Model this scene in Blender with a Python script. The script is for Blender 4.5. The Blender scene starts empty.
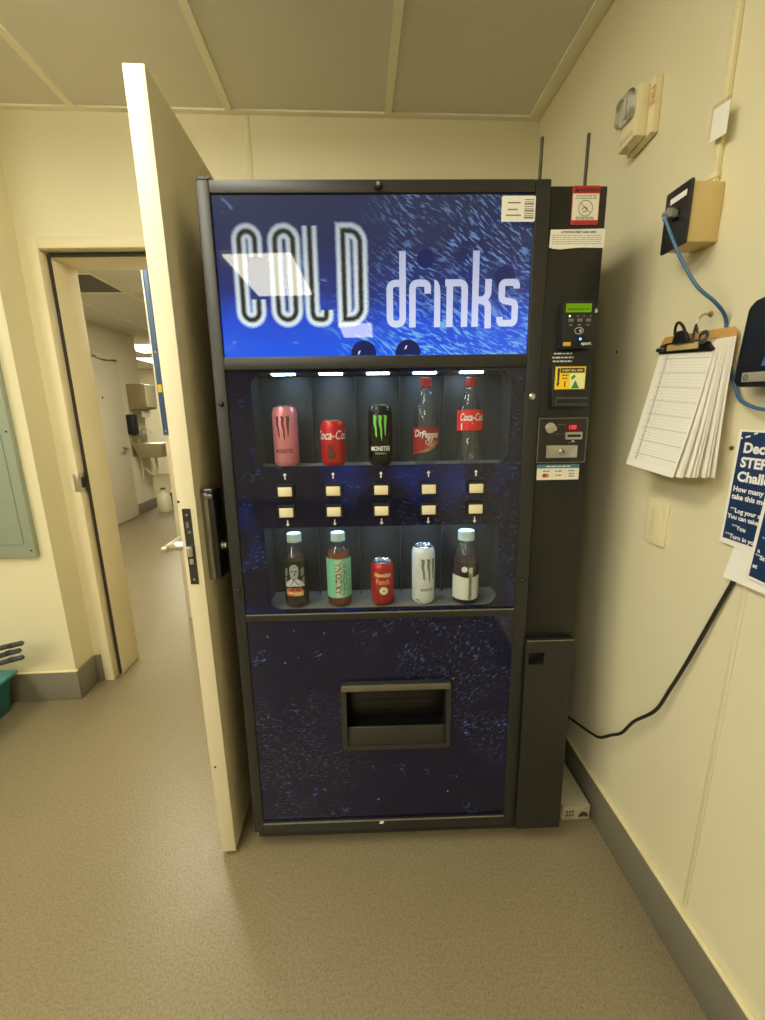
import bpy, bmesh, math, random
from mathutils import Vector, Matrix, Euler
random.seed(7)
PI = math.pi
SC = bpy.context.scene
COL = SC.collection

# ------------------------------------------------------------------ materials
def S(r, g, b):
    f = lambda v: (v/255/12.92) if v/255 <= .04045 else ((v/255+.055)/1.055)**2.4
    return (f(r), f(g), f(b), 1.0)

class NT:
    """small node-tree builder"""
    def __init__(self, name):
        self.m = bpy.data.materials.new(name); self.m.use_nodes = True
        self.t = self.m.node_tree; self.t.nodes.clear()
        self.out = self.n('ShaderNodeOutputMaterial')
    def n(self, kind, **kw):
        nd = self.t.nodes.new(kind)
        for k, v in kw.items():
            if k.startswith('i_'):
                key = k[2:]
                key = int(key) if key.isdigit() else key.replace('_', ' ')
                nd.inputs[key].default_value = v
            else: setattr(nd, k, v)
        return nd
    def l(self, a, ai, b, bi):
        self.t.links.new(a.outputs[ai], b.inputs[bi])
    def math(self, op, a, b=None, clamp=False):
        nd = self.n('ShaderNodeMath', operation=op, use_clamp=clamp)
        for i, v in enumerate((a, b)):
            if v is None: continue
            if isinstance(v, (int, float)): nd.inputs[i].default_value = v
            else: self.t.links.new(v, nd.inputs[i])
        return nd.outputs[0]
    def mix(self, fac, a, b):
        nd = self.n('ShaderNodeMix', data_type='RGBA')
        for idx, v in ((0, fac), (6, a), (7, b)):
            if isinstance(v, (int, float, tuple)): nd.inputs[idx].default_value = v
            else: self.t.links.new(v, nd.inputs[idx])
        return nd.outputs[2]
    def ramp(self, fac, stops, interp='LINEAR'):
        nd = self.n('ShaderNodeValToRGB'); cr = nd.color_ramp; cr.interpolation = interp
        while len(cr.elements) < len(stops): cr.elements.new(.5)
        for e, (p, c) in zip(cr.elements, stops):
            e.position = p; e.color = c if len(c) == 4 else (*c, 1)
        self.t.links.new(fac, nd.inputs[0]); return nd.outputs[0]
    def coords(self, kind='Object', rot=(0,0,0), scale=(1,1,1), loc=(0,0,0)):
        tc = self.n('ShaderNodeTexCoord'); mp = self.n('ShaderNodeMapping')
        mp.inputs['Rotation'].default_value = rot; mp.inputs['Scale'].default_value = scale; mp.inputs['Location'].default_value = loc
        self.l(tc, kind, mp, 'Vector'); return mp.outputs[0]
    def noise(self, vec, scale, detail=2, rough=.5):
        nd = self.n('ShaderNodeTexNoise'); nd.inputs['Scale'].default_value = scale
        nd.inputs['Detail'].default_value = detail; nd.inputs['Roughness'].default_value = rough
        self.t.links.new(vec, nd.inputs['Vector']); return nd.outputs[0]
    def done(self, sh):
        self.t.links.new(sh, self.out.inputs['Surface']); return self.m

_mc = {}
def pbr(name, col, rough=.5, metal=0., var=.06, nscale=30., bump=0., bscale=200., spec=.5, coat=0., trans=0., emit=None, estr=0., wear=None):
    """principled surface with a little procedural mottling (and optional worn patches)"""
    if name in _mc: return _mc[name]
    t = NT(name); p = t.n('ShaderNodeBsdfPrincipled')
    p.inputs['Roughness'].default_value = rough; p.inputs['Metallic'].default_value = metal
    p.inputs['Specular IOR Level'].default_value = spec; p.inputs['Coat Weight'].default_value = coat
    p.inputs['Transmission Weight'].default_value = trans
    v = t.coords()
    if var:
        nz = t.noise(v, nscale, 3)
        lo = tuple(c*(1-var) for c in col[:3])+(1,); hi = tuple(min(1, c*(1+var)) for c in col[:3])+(1,)
        c = t.mix(nz, lo, hi)
        if wear:
            wcol, thr, wsc = wear
            wz = t.noise(v, wsc, 5, .7)
            m = t.ramp(wz, [(thr, (0,0,0)), (min(1, thr+.06), (1,1,1))])
            c = t.mix(m, c, wcol)
        t.t.links.new(c, p.inputs['Base Color'])
    else: p.inputs['Base Color'].default_value = col
    if bump:
        b = t.n('ShaderNodeBump'); b.inputs['Strength'].default_value = bump; b.inputs['Distance'].default_value = .002
        t.t.links.new(t.noise(v, bscale, 2), b.inputs['Height']); t.l(b, 0, p, 'Normal')
    if emit:
        p.inputs['Emission Color'].default_value = emit; p.inputs['Emission Strength'].default_value = estr
    _mc[name] = t.done(p.outputs[0]); return _mc[name]

def lamp(name, col, strength):
    if name in _mc: return _mc[name]
    t = NT(name); e = t.n('ShaderNodeEmission')
    v = t.coords(); nz = t.noise(v, 60, 1)
    t.t.links.new(t.mix(nz, tuple(c*.97 for c in col[:3])+(1,), col), e.inputs[0]); e.inputs[1].default_value = strength
    _mc[name] = t.done(e.outputs[0]); return _mc[name]

def pane_mat(name, tint=(1,1,1,1), refl=1.0, rough=.0):
    """thin sheet of clear glass / plastic: see-through with Fresnel reflection"""
    if name in _mc: return _mc[name]
    t = NT(name); tr = t.n('ShaderNodeBsdfTransparent'); tr.inputs[0].default_value = tint
    g = t.n('ShaderNodeBsdfGlossy'); g.inputs['Roughness'].default_value = rough
    lw = t.n('ShaderNodeLayerWeight'); lw.inputs[0].default_value = .5
    fo = t.math('ADD', t.math('MULTIPLY', t.math('POWER', lw.outputs['Facing'], 5.0), .6), .04)
    mx = t.n('ShaderNodeMixShader')
    t.t.links.new(t.math('MULTIPLY', fo, refl, True), mx.inputs[0]); t.l(tr, 0, mx, 1); t.l(g, 0, mx, 2)
    _mc[name] = t.done(mx.outputs[0]); return _mc[name]

# ------------------------------------------------------------------ mesh builder
class MB:
    def __init__(self): self.bm = bmesh.new(); self.uv = None
    def box(self, x0, x1, y0, y1, z0, z1, bevel=0., seg=2, M=None):
        b = bmesh.new()
        bmesh.ops.create_cube(b, size=1)
        bmesh.ops.scale(b, vec=(abs(x1-x0), abs(y1-y0), abs(z1-z0)), verts=b.verts)
        bmesh.ops.translate(b, vec=((x0+x1)/2, (y0+y1)/2, (z0+z1)/2), verts=b.verts)
        if bevel: bmesh.ops.bevel(b, geom=b.edges[:], offset=bevel, segments=seg, affect='EDGES', profile=.5)
        return self._add(b, M)
    def _add(self, b, M=None):
        if M is not None: bmesh.ops.transform(b, matrix=M, verts=b.verts)
        me = bpy.data.meshes.new('tmp'); b.to_mesh(me); b.free(); self.bm.from_mesh(me); bpy.data.meshes.remove(me); return self
    def lathe(self, prof, seg=32, c=(0,0,0), M=None, axis='Z'):
        """prof: (radius, height) list"""
        b = bmesh.new(); rings = []
        for r, z in prof:
            if r < 1e-6: rings.append([b.verts.new((0,0,z))])
            else: rings.append([b.verts.new((r*math.cos(2*PI*i/seg), r*math.sin(2*PI*i/seg), z)) for i in range(seg)])
        for a, d in zip(rings, rings[1:]):
            for i in range(seg):
                j = (i+1) % seg
                q = [a[i % len(a)], a[j % len(a)], d[j % len(d)], d[i % len(d)]]
                u = []
                for w in q:
                    if w not in u: u.append(w)
                if len(u) > 2: b.faces.new(u)
        T = Matrix.Translation(c)
        if axis == 'X': T = T @ Matrix.Rotation(PI/2, 4, 'Y')
        if axis == 'Y': T = T @ Matrix.Rotation(PI/2, 4, 'X')      # +height runs towards -Y
        return self._add(b, (M @ T) if M is not None else T)
    def cyl(self, r, z0, z1, c=(0,0,0), seg=24, axis='Z', bev=0., M=None):
        if bev: pr = [(0,z0),(r-bev,z0),(r,z0+bev),(r,z1-bev),(r-bev,z1),(0,z1)]
        else: pr = [(0,z0),(r,z0),(r,z1),(0,z1)]
        return self.lathe(pr, seg, c, M, axis)
    def prism(self, pts, d0, d1, plane='XZ', M=None, bevel=0.):
        """closed outline extruded between d0 and d1 along the missing axis"""
        b = bmesh.new()
        P = {'XZ': lambda a, c, d: (a, d, c), 'YZ': lambda a, c, d: (d, a, c), 'XY': lambda a, c, d: (a, c, d)}[plane]
        v0 = [b.verts.new(P(a, c, d0)) for a, c in pts]; v1 = [b.verts.new(P(a, c, d1)) for a, c in pts]
        n = len(pts)
        b.faces.new(v0); b.faces.new(v1[::-1])
        for i in range(n): b.faces.new([v0[i], v1[i], v1[(i+1)%n], v0[(i+1)%n]])
        bmesh.ops.recalc_face_normals(b, faces=b.faces)
        if bevel: bmesh.ops.bevel(b, geom=b.edges[:], offset=bevel, segments=2, affect='EDGES', profile=.5)
        return self._add(b, M)
    def tube(self, pts, r, seg=10, smooth=6, M=None, cap=True):
        pts = [Vector(p) for p in pts]
        if smooth and len(pts) > 2: pts = spline(pts, smooth)
        b = bmesh.new(); rings = []
        up = Vector((0,0,1)); prev = None
        for i, p in enumerate(pts):
            d = (pts[min(i+1, len(pts)-1)] - pts[max(i-1, 0)]).normalized()
            if prev is None:
                a = d.cross(up); a = a if a.length > .05 else d.cross(Vector((1,0,0)))
                a.normalize()
            else:
                a = (prev - d*prev.dot(d)).normalized()
            prev = a; c = d.cross(a)
            rr = r[i*len(r)//len(pts)] if isinstance(r, (list, tuple)) else r
            rings.append([b.verts.new(p + rr*(a*math.cos(2*PI*k/seg) + c*math.sin(2*PI*k/seg))) for k in range(seg)])
        for a, d in zip(rings, rings[1:]):
            for k in range(seg): b.faces.new([a[k], a[(k+1)%seg], d[(k+1)%seg], d[k]])
        if cap: b.faces.new(rings[0][::-1]); b.faces.new(rings[-1])
        bmesh.ops.recalc_face_normals(b, faces=b.faces)
        return self._add(b, M)
    def ribbon(self, path, w, y, closed=False, M=None, mapf=None, thick=0.):
        """flat stroke of width w along an (x,z) path lying at depth y; uv.u runs across it"""
        P = []; L = []
        for p in path:
            if not P or (Vector(p)-P[-1]).length > 1e-5: P.append(Vector(p))
        if closed and (P[0]-P[-1]).length < 1e-5: P.pop()
        n = len(P)
        for i in range(n):
            a = P[(i-1) % n] if (closed or i > 0) else None
            c = P[(i+1) % n] if (closed or i < n-1) else None
            d1 = (P[i]-a).normalized() if a is not None else None
            d2 = (c-P[i]).normalized() if c is not None else None
            d1 = d1 or d2; d2 = d2 or d1
            n1 = Vector((-d1.y, d1.x)); n2 = Vector((-d2.y, d2.x)); m = (n1+n2)
            m = m.normalized() if m.length > 1e-6 else n1
            k = w/2/max(.35, m.dot(n1))
            L.append((P[i]+m*k, P[i]-m*k))
        b = bmesh.new(); uv = b.loops.layers.uv.new('UVMap')
        F = mapf or (lambda x, z, d: (x, d, z))
        vs = [(b.verts.new(F(p.x, p.y, y)), b.verts.new(F(q.x, q.y, y))) for p, q in L]
        dist = 0
        for i in range(n if closed else n-1):
            j = (i+1) % n; s = (P[j]-P[i]).length
            f = b.faces.new([vs[i][0], vs[i][1], vs[j][1], vs[j][0]])
            for lp, u in zip(f.loops, ((0, dist), (1, dist), (1, dist+s), (0, dist+s))): lp[uv].uv = u
            dist += s
        return self._add(b, M)
    def poly(self, pts3):
        self.bm.faces.new([self.bm.verts.new(p) for p in pts3]); return self
    def text(self, s, size, mapf, bold=0., align='LEFT', shear=0., sx=1.):
        """lettering; mapf(x, y) places each outline point in 3D"""
        cu = bpy.data.curves.new('tmp_text', 'FONT'); cu.body = s; cu.size = size; cu.offset = bold; cu.align_x = align; cu.shear = shear
        cu.resolution_u = 3; cu.fill_mode = 'FRONT'
        ob = bpy.data.objects.new('tmp_text', cu); COL.objects.link(ob)
        dg = bpy.context.evaluated_depsgraph_get(); me = bpy.data.meshes.new_from_object(ob.evaluated_get(dg))
        vs = [self.bm.verts.new(mapf(v.co.x*sx, v.co.y)) for v in me.vertices]
        for f in me.polygons:
            try: self.bm.faces.new([vs[i] for i in f.vertices])
            except ValueError: pass
        bpy.data.objects.remove(ob); bpy.data.curves.remove(cu); bpy.data.meshes.remove(me); return self
    def build(self, name, mat, parent=None, smooth=40, M=None):
        bm = self.bm
        if M is not None: bmesh.ops.transform(bm, matrix=M, verts=bm.verts)
        me = bpy.data.meshes.new(name); bm.to_mesh(me); bm.free()
        me.materials.append(mat)
        if smooth:
            for p in me.polygons: p.use_smooth = True
            me.set_sharp_from_angle(angle=math.radians(smooth))
        o = bpy.data.objects.new(name, me); COL.objects.link(o)
        if parent: o.parent = parent
        return o

def spline(pts, k):
    out = []; n = len(pts)
    for i in range(n-1):
        p0, p1, p2, p3 = pts[max(i-1,0)], pts[i], pts[i+1], pts[min(i+2,n-1)]
        for j in range(k):
            t = j/k
            out.append(.5*((2*p1)+(p2-p0)*t+(2*p0-5*p1+4*p2-p3)*t*t+(3*p1-p0-3*p2+p3)*t**3))
    out.append(pts[-1]); return out

def rrect(x0, x1, z0, z1, r, n=6, corners=(1,1,1,1)):
    """rounded rectangle outline (counter-clockwise from bottom-left)"""
    out = []
    for (cx, cz, a0, k) in ((x0, z0, PI, 0), (x1, z0, 1.5*PI, 1), (x1, z1, 0, 2), (x0, z1, .5*PI, 3)):
        if not corners[k]: out.append((cx, cz)); continue
        mx = cx+r if k in (0, 3) else cx-r; mz = cz+r if k in (0, 1) else cz-r
        for i in range(n+1):
            a = a0+i*PI/2/n; out.append((mx+r*math.cos(a), mz+r*math.sin(a)))
    return out

def round_path(pts, r, n=6):
    out = [pts[0]]
    for a, b, c in zip(pts, pts[1:], pts[2:]):
        a, b, c = Vector(a), Vector(b), Vector(c)
        ra = min(r, (a-b).length*.5, (c-b).length*.5)
        p = b+(a-b).normalized()*ra; q = b+(c-b).normalized()*ra
        for i in range(n+1):
            t = i/n; out.append(tuple(p*(1-t)**2+b*2*t*(1-t)+q*t*t))
    out.append(pts[-1]); return out

def holed(outer, holes, y0, y1):
    """plate in the XZ plane with openings, y0 (front) .. y1 (back)"""
    b = bmesh.new(); edges = []
    for loop in [outer]+holes:
        vs = [b.verts.new((x, y0, z)) for x, z in loop]
        edges += [b.edges.new((vs[i], vs[(i+1) % len(vs)])) for i in range(len(vs))]
    bmesh.ops.triangle_fill(b, use_beauty=True, use_dissolve=False, edges=edges)
    bmesh.ops.recalc_face_normals(b, faces=b.faces)
    if b.faces and sum(f.normal.y for f in b.faces) > 0: bmesh.ops.reverse_faces(b, faces=b.faces)
    r = bmesh.ops.extrude_face_region(b, geom=b.faces[:])
    vs = [g for g in r['geom'] if isinstance(g, bmesh.types.BMVert)]
    bmesh.ops.translate(b, vec=(0, y1-y0, 0), verts=vs)
    bmesh.ops.recalc_face_normals(b, faces=b.faces)
    m = MB(); return m._add(b)

def empty(name, loc=(0,0,0), rot=(0,0,0)):
    o = bpy.data.objects.new(name, None); COL.objects.link(o); o.location = loc; o.rotation_euler = rot; o.empty_display_size = .05
    return o
def tag(o, label, cat, group=None, kind=None):
    o['label'] = label; o['category'] = cat
    if group: o['group'] = group
    if kind: o['kind'] = kind
    return o
def struct(o): o['kind'] = 'structure'; return o
def lab(o, s): o['label'] = s; return o
# ------------------------------------------------------------------ palette
M_wall   = pbr('painted_panel_wall', (.76,.70,.485,1), .42, var=.025, nscale=3, bump=.05, bscale=90)
M_ceil   = pbr('ceiling_tile', (.72,.70,.61,1), .8, var=.03, nscale=6, bump=.1, bscale=300)
M_tbar   = pbr('ceiling_grid_paint', (.88,.84,.68,1), .5, var=.02)
M_frame  = pbr('door_frame_paint', (.80,.72,.49,1), .4, var=.04, nscale=8, bump=.04, bscale=60, wear=((.45,.33,.16,1), .70, 9))
M_leaf   = pbr('door_leaf_paint', (.74,.67,.485,1), .45, var=.03, nscale=4, bump=.04, bscale=120)
M_base   = pbr('vinyl_baseboard', S(124,119,104), .5, var=.12, nscale=25, bump=.05)
M_gasket = pbr('dark_gasket', S(52,47,36), .7, var=.1)
M_otherw = pbr('other_room_wall', (.74,.68,.52,1), .5, var=.03, nscale=4)
M_otherd = pbr('other_room_door_paint', (.66,.60,.45,1), .45, var=.03, nscale=4)
M_chrome = pbr('brushed_metal', (.62,.60,.54,1), .28, 1., var=.08, nscale=80)
M_steel  = pbr('stainless_steel', (.55,.54,.50,1), .35, 1., var=.1, nscale=60)
M_blackp = pbr('black_plastic', (.012,.012,.013,1), .35, var=.2, nscale=60)
M_char   = pbr('charcoal_powder_coat', S(37,37,36), .42, var=.12, nscale=70, bump=.04, bscale=500)
M_white  = pbr('white_paper', (.86,.84,.78,1), .6, var=.02)
M_tan    = pbr('tan_enclosure', (.66,.50,.22,1), .5, var=.04, nscale=12)
M_cream  = pbr('cream_plastic', (.80,.72,.45,1), .42, var=.03, nscale=20)
M_ink    = pbr('black_ink', (.02,.02,.02,1), .6, var=.1)
M_white_ink = pbr('white_ink', (.82,.82,.8,1), .55, var=.02)
M_grey_ink = pbr('grey_ink', S(120,118,110), .6, var=.05)

def floor_mat():
    t = NT('speckled_sheet_vinyl'); p = t.n('ShaderNodeBsdfPrincipled')
    v = t.coords()
    base = t.mix(t.noise(v, 1.6, 4), S(131,120,93), S(147,135,107))
    fine = t.noise(v, 210, 3, .7)
    sp1 = t.ramp(fine, [(.30, S(88,70,44)), (.43, (1,1,1,1)), (.58, (1,1,1,1)), (.74, S(255,250,225))])
    nd = t.n('ShaderNodeMix', data_type='RGBA', blend_type='MULTIPLY'); nd.inputs[0].default_value = .8
    t.t.links.new(base, nd.inputs[6]); t.t.links.new(sp1, nd.inputs[7])
    mid = t.noise(v, 135, 3, .7)
    c2 = t.mix(t.ramp(mid, [(.42, (.0,)*3), (.60, (.42,)*3)]), nd.outputs[2], S(108,93,66))
    dirt = t.ramp(t.noise(v, 5.5, 5, .75), [(.70, (0,0,0)), (.84, (.22,)*3)])
    col = t.mix(dirt, c2, S(92,72,46))
    t.t.links.new(col, p.inputs['Base Color'])
    t.t.links.new(t.ramp(t.noise(v, 30, 3), [(.3, (.30,)*3), (.7, (.40,)*3)]), p.inputs['Roughness'])
    b = t.n('ShaderNodeBump'); b.inputs['Strength'].default_value = .35; b.inputs['Distance'].default_value = .0015
    t.t.links.new(t.noise(v, 150, 2), b.inputs['Height']); t.l(b, 0, p, 'Normal')
    return t.done(p.outputs[0])

# ------------------------------------------------------------------ room shell
XR = 1.083
TH = math.atan(.0467)
MBW = Matrix.Translation((-1.06, .93, 0)) @ Matrix.Rotation(-TH, 4, 'Z')      # frame of the slightly skewed back wall
zc = lambda x: 2.475 + .0256*(1.086-x)

struct(MB().box(-6, 3.5, -7.6, 10, -.1, 0).build('floor', floor_mat(), smooth=0))
struct(MB().prism([(-4.4, zc(-4.4)), (XR+.1, zc(XR+.1)), (XR+.1, zc(XR+.1)+.1), (-4.4, zc(-4.4)+.1)], -7.6, 1.0).build('ceiling', M_ceil, smooth=0))
struct(MB().box(XR, XR+.12, -7.6, 1.0, 0, 2.62).build('wall_right', M_wall, smooth=0))
struct(MB().box(-4.4, XR+.12, -7.72, -7.6, 0, 2.75).build('wall_rear', M_wall, smooth=0))
struct(MB().box(-4.52, -4.4, -7.7, .79, 0, 2.75).build('wall_far_left', M_wall, smooth=0))
struct(MB().box(-4.5, -1.068, .79, .93, 0, 2.75).build('wall_left', M_wall, smooth=0))
w = MB()
w.box(-.012, .066, 0, .2, 0, 2.62, M=MBW); w.box(.066, 1.0, 0, .2, 2.04, 2.62, M=MBW); w.box(1.0, 2.2, 0, .2, 0, 2.62, M=MBW)
struct(w.build('wall_back', M_wall, smooth=0))

# pressed-metal door frame round the opening
f = MB()
f.box(.030, .076, -.006, .045, 0, 2.076, .003, M=MBW)           # left casing
f.box(.0762, .0905, .0455, .205, 0, 2.024, .003, M=MBW)           # left stop / soffit
f.box(.0762, 1.0, -.006, .045, 2.032, 2.076, .003, M=MBW)
f.box(.0905, .985, .0455, .205, 2.012, 2.036, .003, M=MBW)
f.box(.985, 1.0, .0455, .205, 0, 2.036, .003, M=MBW)
f.box(1.0, 1.045, -.006, .045, 0, 2.076, .003, M=MBW)
fr = struct(f.build('door_frame', M_frame))
g = MB(); g.box(.0772, .0900, .0395, .0450, .01, 2.022, M=MBW); g.box(.0900, .985, .0395, .0450, 2.014, 2.030, M=MBW)
lab(g.build('weather_seal', M_gasket, fr, 0), 'dark rubber seal in the frame')
s = MB(); s.box(.0545, .079, -.0095, -.0065, 1.005, 1.085, .0012, M=MBW); s.box(.0762, .0790, -.0065, .037, 1.0, 1.09, .001, M=MBW)
lab(s.build('strike_plate', M_chrome, fr), 'metal strike plate')
h = MB(); h.box(.0791, .0800, .006, .030, 1.02, 1.07, M=MBW)
h.build('strike_hole', M_blackp, fr, 0)

# skirting
struct(MB().box(XR-.010, XR-.0005, -7.55, .80, 0, .146, .003).build('baseboard_right', M_base))
struct(MB().box(XR-.013, XR-.0005, -7.55, .80, .1463, .153, .002).build('trim_1', M_cream))
struct(MB().box(-4.4, -1.058, .778, .7895, 0, .150, .003).build('baseboard_left', M_base))
struct(MB().box(-4.4, -1.056, .775, .7895, .1503, .156, .002).build('trim_2', M_cream))
b = MB(); b.box(-1.0675, -1.058, .790, .926, 0, .150, .002); b.box(-.003, .028, -.0105, -.0005, 0, .150, .002, M=MBW); b.box(1.05, 2.14, -.0105, -.0005, 0, .150, .002, M=MBW)
struct(b.build('baseboard_back', M_base))
# panel joint strips
struct(MB().box(XR-.0022, XR-.0003, -.368, -.356, .1535, 2.49, .0012).build('trim_3', M_wall))
struct(MB().box(.970, .990, -.004, -.0003, .15, 2.49, .0012, M=MBW).build('trim_4', M_wall))
struct(MB().box(XR-.022, XR-.0003, -7.5, .82, zc(XR)-.0035, zc(XR)-.0005).build('trim_5', M_tbar))
b = MB(); b.box(.02, 2.14, -.024, -.0004, 2.4722, 2.4742, M=Matrix.Translation((0,0,0)) @ MBW)
# wall angle follows the ceiling slope
me = b.bm
for v in me.verts: v.co.z = zc(v.co.x) - (.0080 if v.co.z < 2.4732 else .0006)
struct(b.build('trim_6', M_tbar, smooth=0))
k = 7
for x in (-1.357, -.747, -.142, .477, 1.046, -1.967, -2.577):
    b = MB(); zz = zc(x); y1 = .885 - .0467*(x+.1) if x > -1.05 else .77
    b.box(x-.0135, x+.0135, -7.5, y1-.02, zz-.0040, zz-.0006)
    for v in b.bm.verts: v.co.z = zc(v.co.x) - (.0085 if v.co.z < zz-.002 else .0006)
    struct(b.build('trim_%d' % k, M_tbar, smooth=0)); k += 1
b = MB()
for y in (.845-.025, -.35, -1.75, -2.95, -4.15, -5.35):
    if y > .5: continue
    c_ = MB(); b.box(-4.3, XR-.03, y-.0125, y+.0125, 2.4, 2.41)
for v in b.bm.verts: v.co.z = zc(v.co.x) - (.0030 if v.co.z < 2.405 else .0006)
struct(b.build('trim_%d' % k, M_tbar, smooth=0)); k += 1

# ceiling lights (troffers behind and above the viewpoint, some added as unseen fill; one is mirrored in the sign)
LW = (1.0, .955, .755, 1)
def troffer(x0, x1, y0, y1, strength, label, z=None, drop=.085):
    t = empty('ceiling_light', ((x0+x1)/2, (y0+y1)/2, 0)); tag(t, label, 'ceiling light', 'recessed fluorescent ceiling lights')
    zz = (zc((x0+x1)/2) if z is None else z)
    o = Vector((-(x0+x1)/2, -(y0+y1)/2, 0)); T = Matrix.Translation(o)
    hx = (x1-x0)/2-.004; hy = (y1-y0)/2-.004
    fb = holed([(-hx,-hy),(hx,-hy),(hx,hy),(-hx,hy)], [[(-hx+.022,-hy+.022),(hx-.022,-hy+.022),(hx-.022,hy-.022),(-hx+.022,hy-.022)]], 0, .008)
    fb.build('light_frame', M_tbar, t, 0, M=Matrix.Translation((0,0,zz-.010)) @ Matrix.Rotation(PI/2, 4, 'X') @ Matrix.Scale(1, 4))
    dz = .006 if z is not None else drop  # diffuser box dropped so its glowing sides light ceiling and upper walls
    MB().box(-hx+.024, hx-.024, -hy+.024, hy-.024, zz-.002-dz, zz-.0015, min(.02, dz*.4), 3).build('diffuser', lamp('lamp_%g' % strength, LW, strength), t, 40)
    return t
K = 15.5
troffer(-.747, -.142, -1.16, .02, .76*K, 'surface-mounted ceiling light above and just in front of the open door')
troffer(-.72, -.20, -2.80, -1.93, 1.0*K, 'flush ceiling light mirrored as a pale slanted patch in the illuminated sign', drop=.02)
troffer(-.13, .28, -4.32, -3.66, .8*K, 'small flush ceiling light farther behind the viewpoint, mirrored faintly below the first', drop=.02)
troffer(-2.577, -1.967, -1.45, -.25, 0.6*K, 'surface-mounted ceiling light out to the left over the open floor')
troffer(-2.577, -1.967, -3.30, -2.10, 1.6*K, 'unseen fill light added on the left side, second one back')  # fill lamp added to brighten the lower right wall
troffer(-2.577, -1.967, -5.35, -4.15, 1.4*K, 'unseen fill light added in the far rear corner of the room')  # rear fill lamp, added to lift the right wall
# the next room's lights
troffer(-1.55, -.95, 1.22, 2.30, 1.7*K, 'flush ceiling light just inside the doorway of the next room', z=2.489)
troffer(-1.45, -.85, 3.40, 4.50, 1.2*K, 'unseen fill light added in the next room, hidden by the open door', z=2.486)  # added lamp, shifted behind the open door to stay out of view
troffer(-3.45, -2.85, 6.05, 6.95, 1.5*K, 'ceiling light in the next room, higher of the two seen through the doorway', z=2.489)
troffer(-3.95, -3.35, 7.60, 8.60, 1.5*K, 'ceiling light in the next room, lower of the two seen through the doorway', z=2.489)
# ------------------------------------------------------------------ drinks machine
MLOC = Vector((-.0007, -.0215, 0)); MROT = (-.0239, 0, -.0337)
MW = Matrix.Translation(MLOC) @ Euler(MROT).to_matrix().to_4x4()
vm = empty('drinks_vending_machine', MLOC, MROT)
tag(vm, 'tall black drinks vending machine with blue water print and lit sign', 'vending machine')

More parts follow.
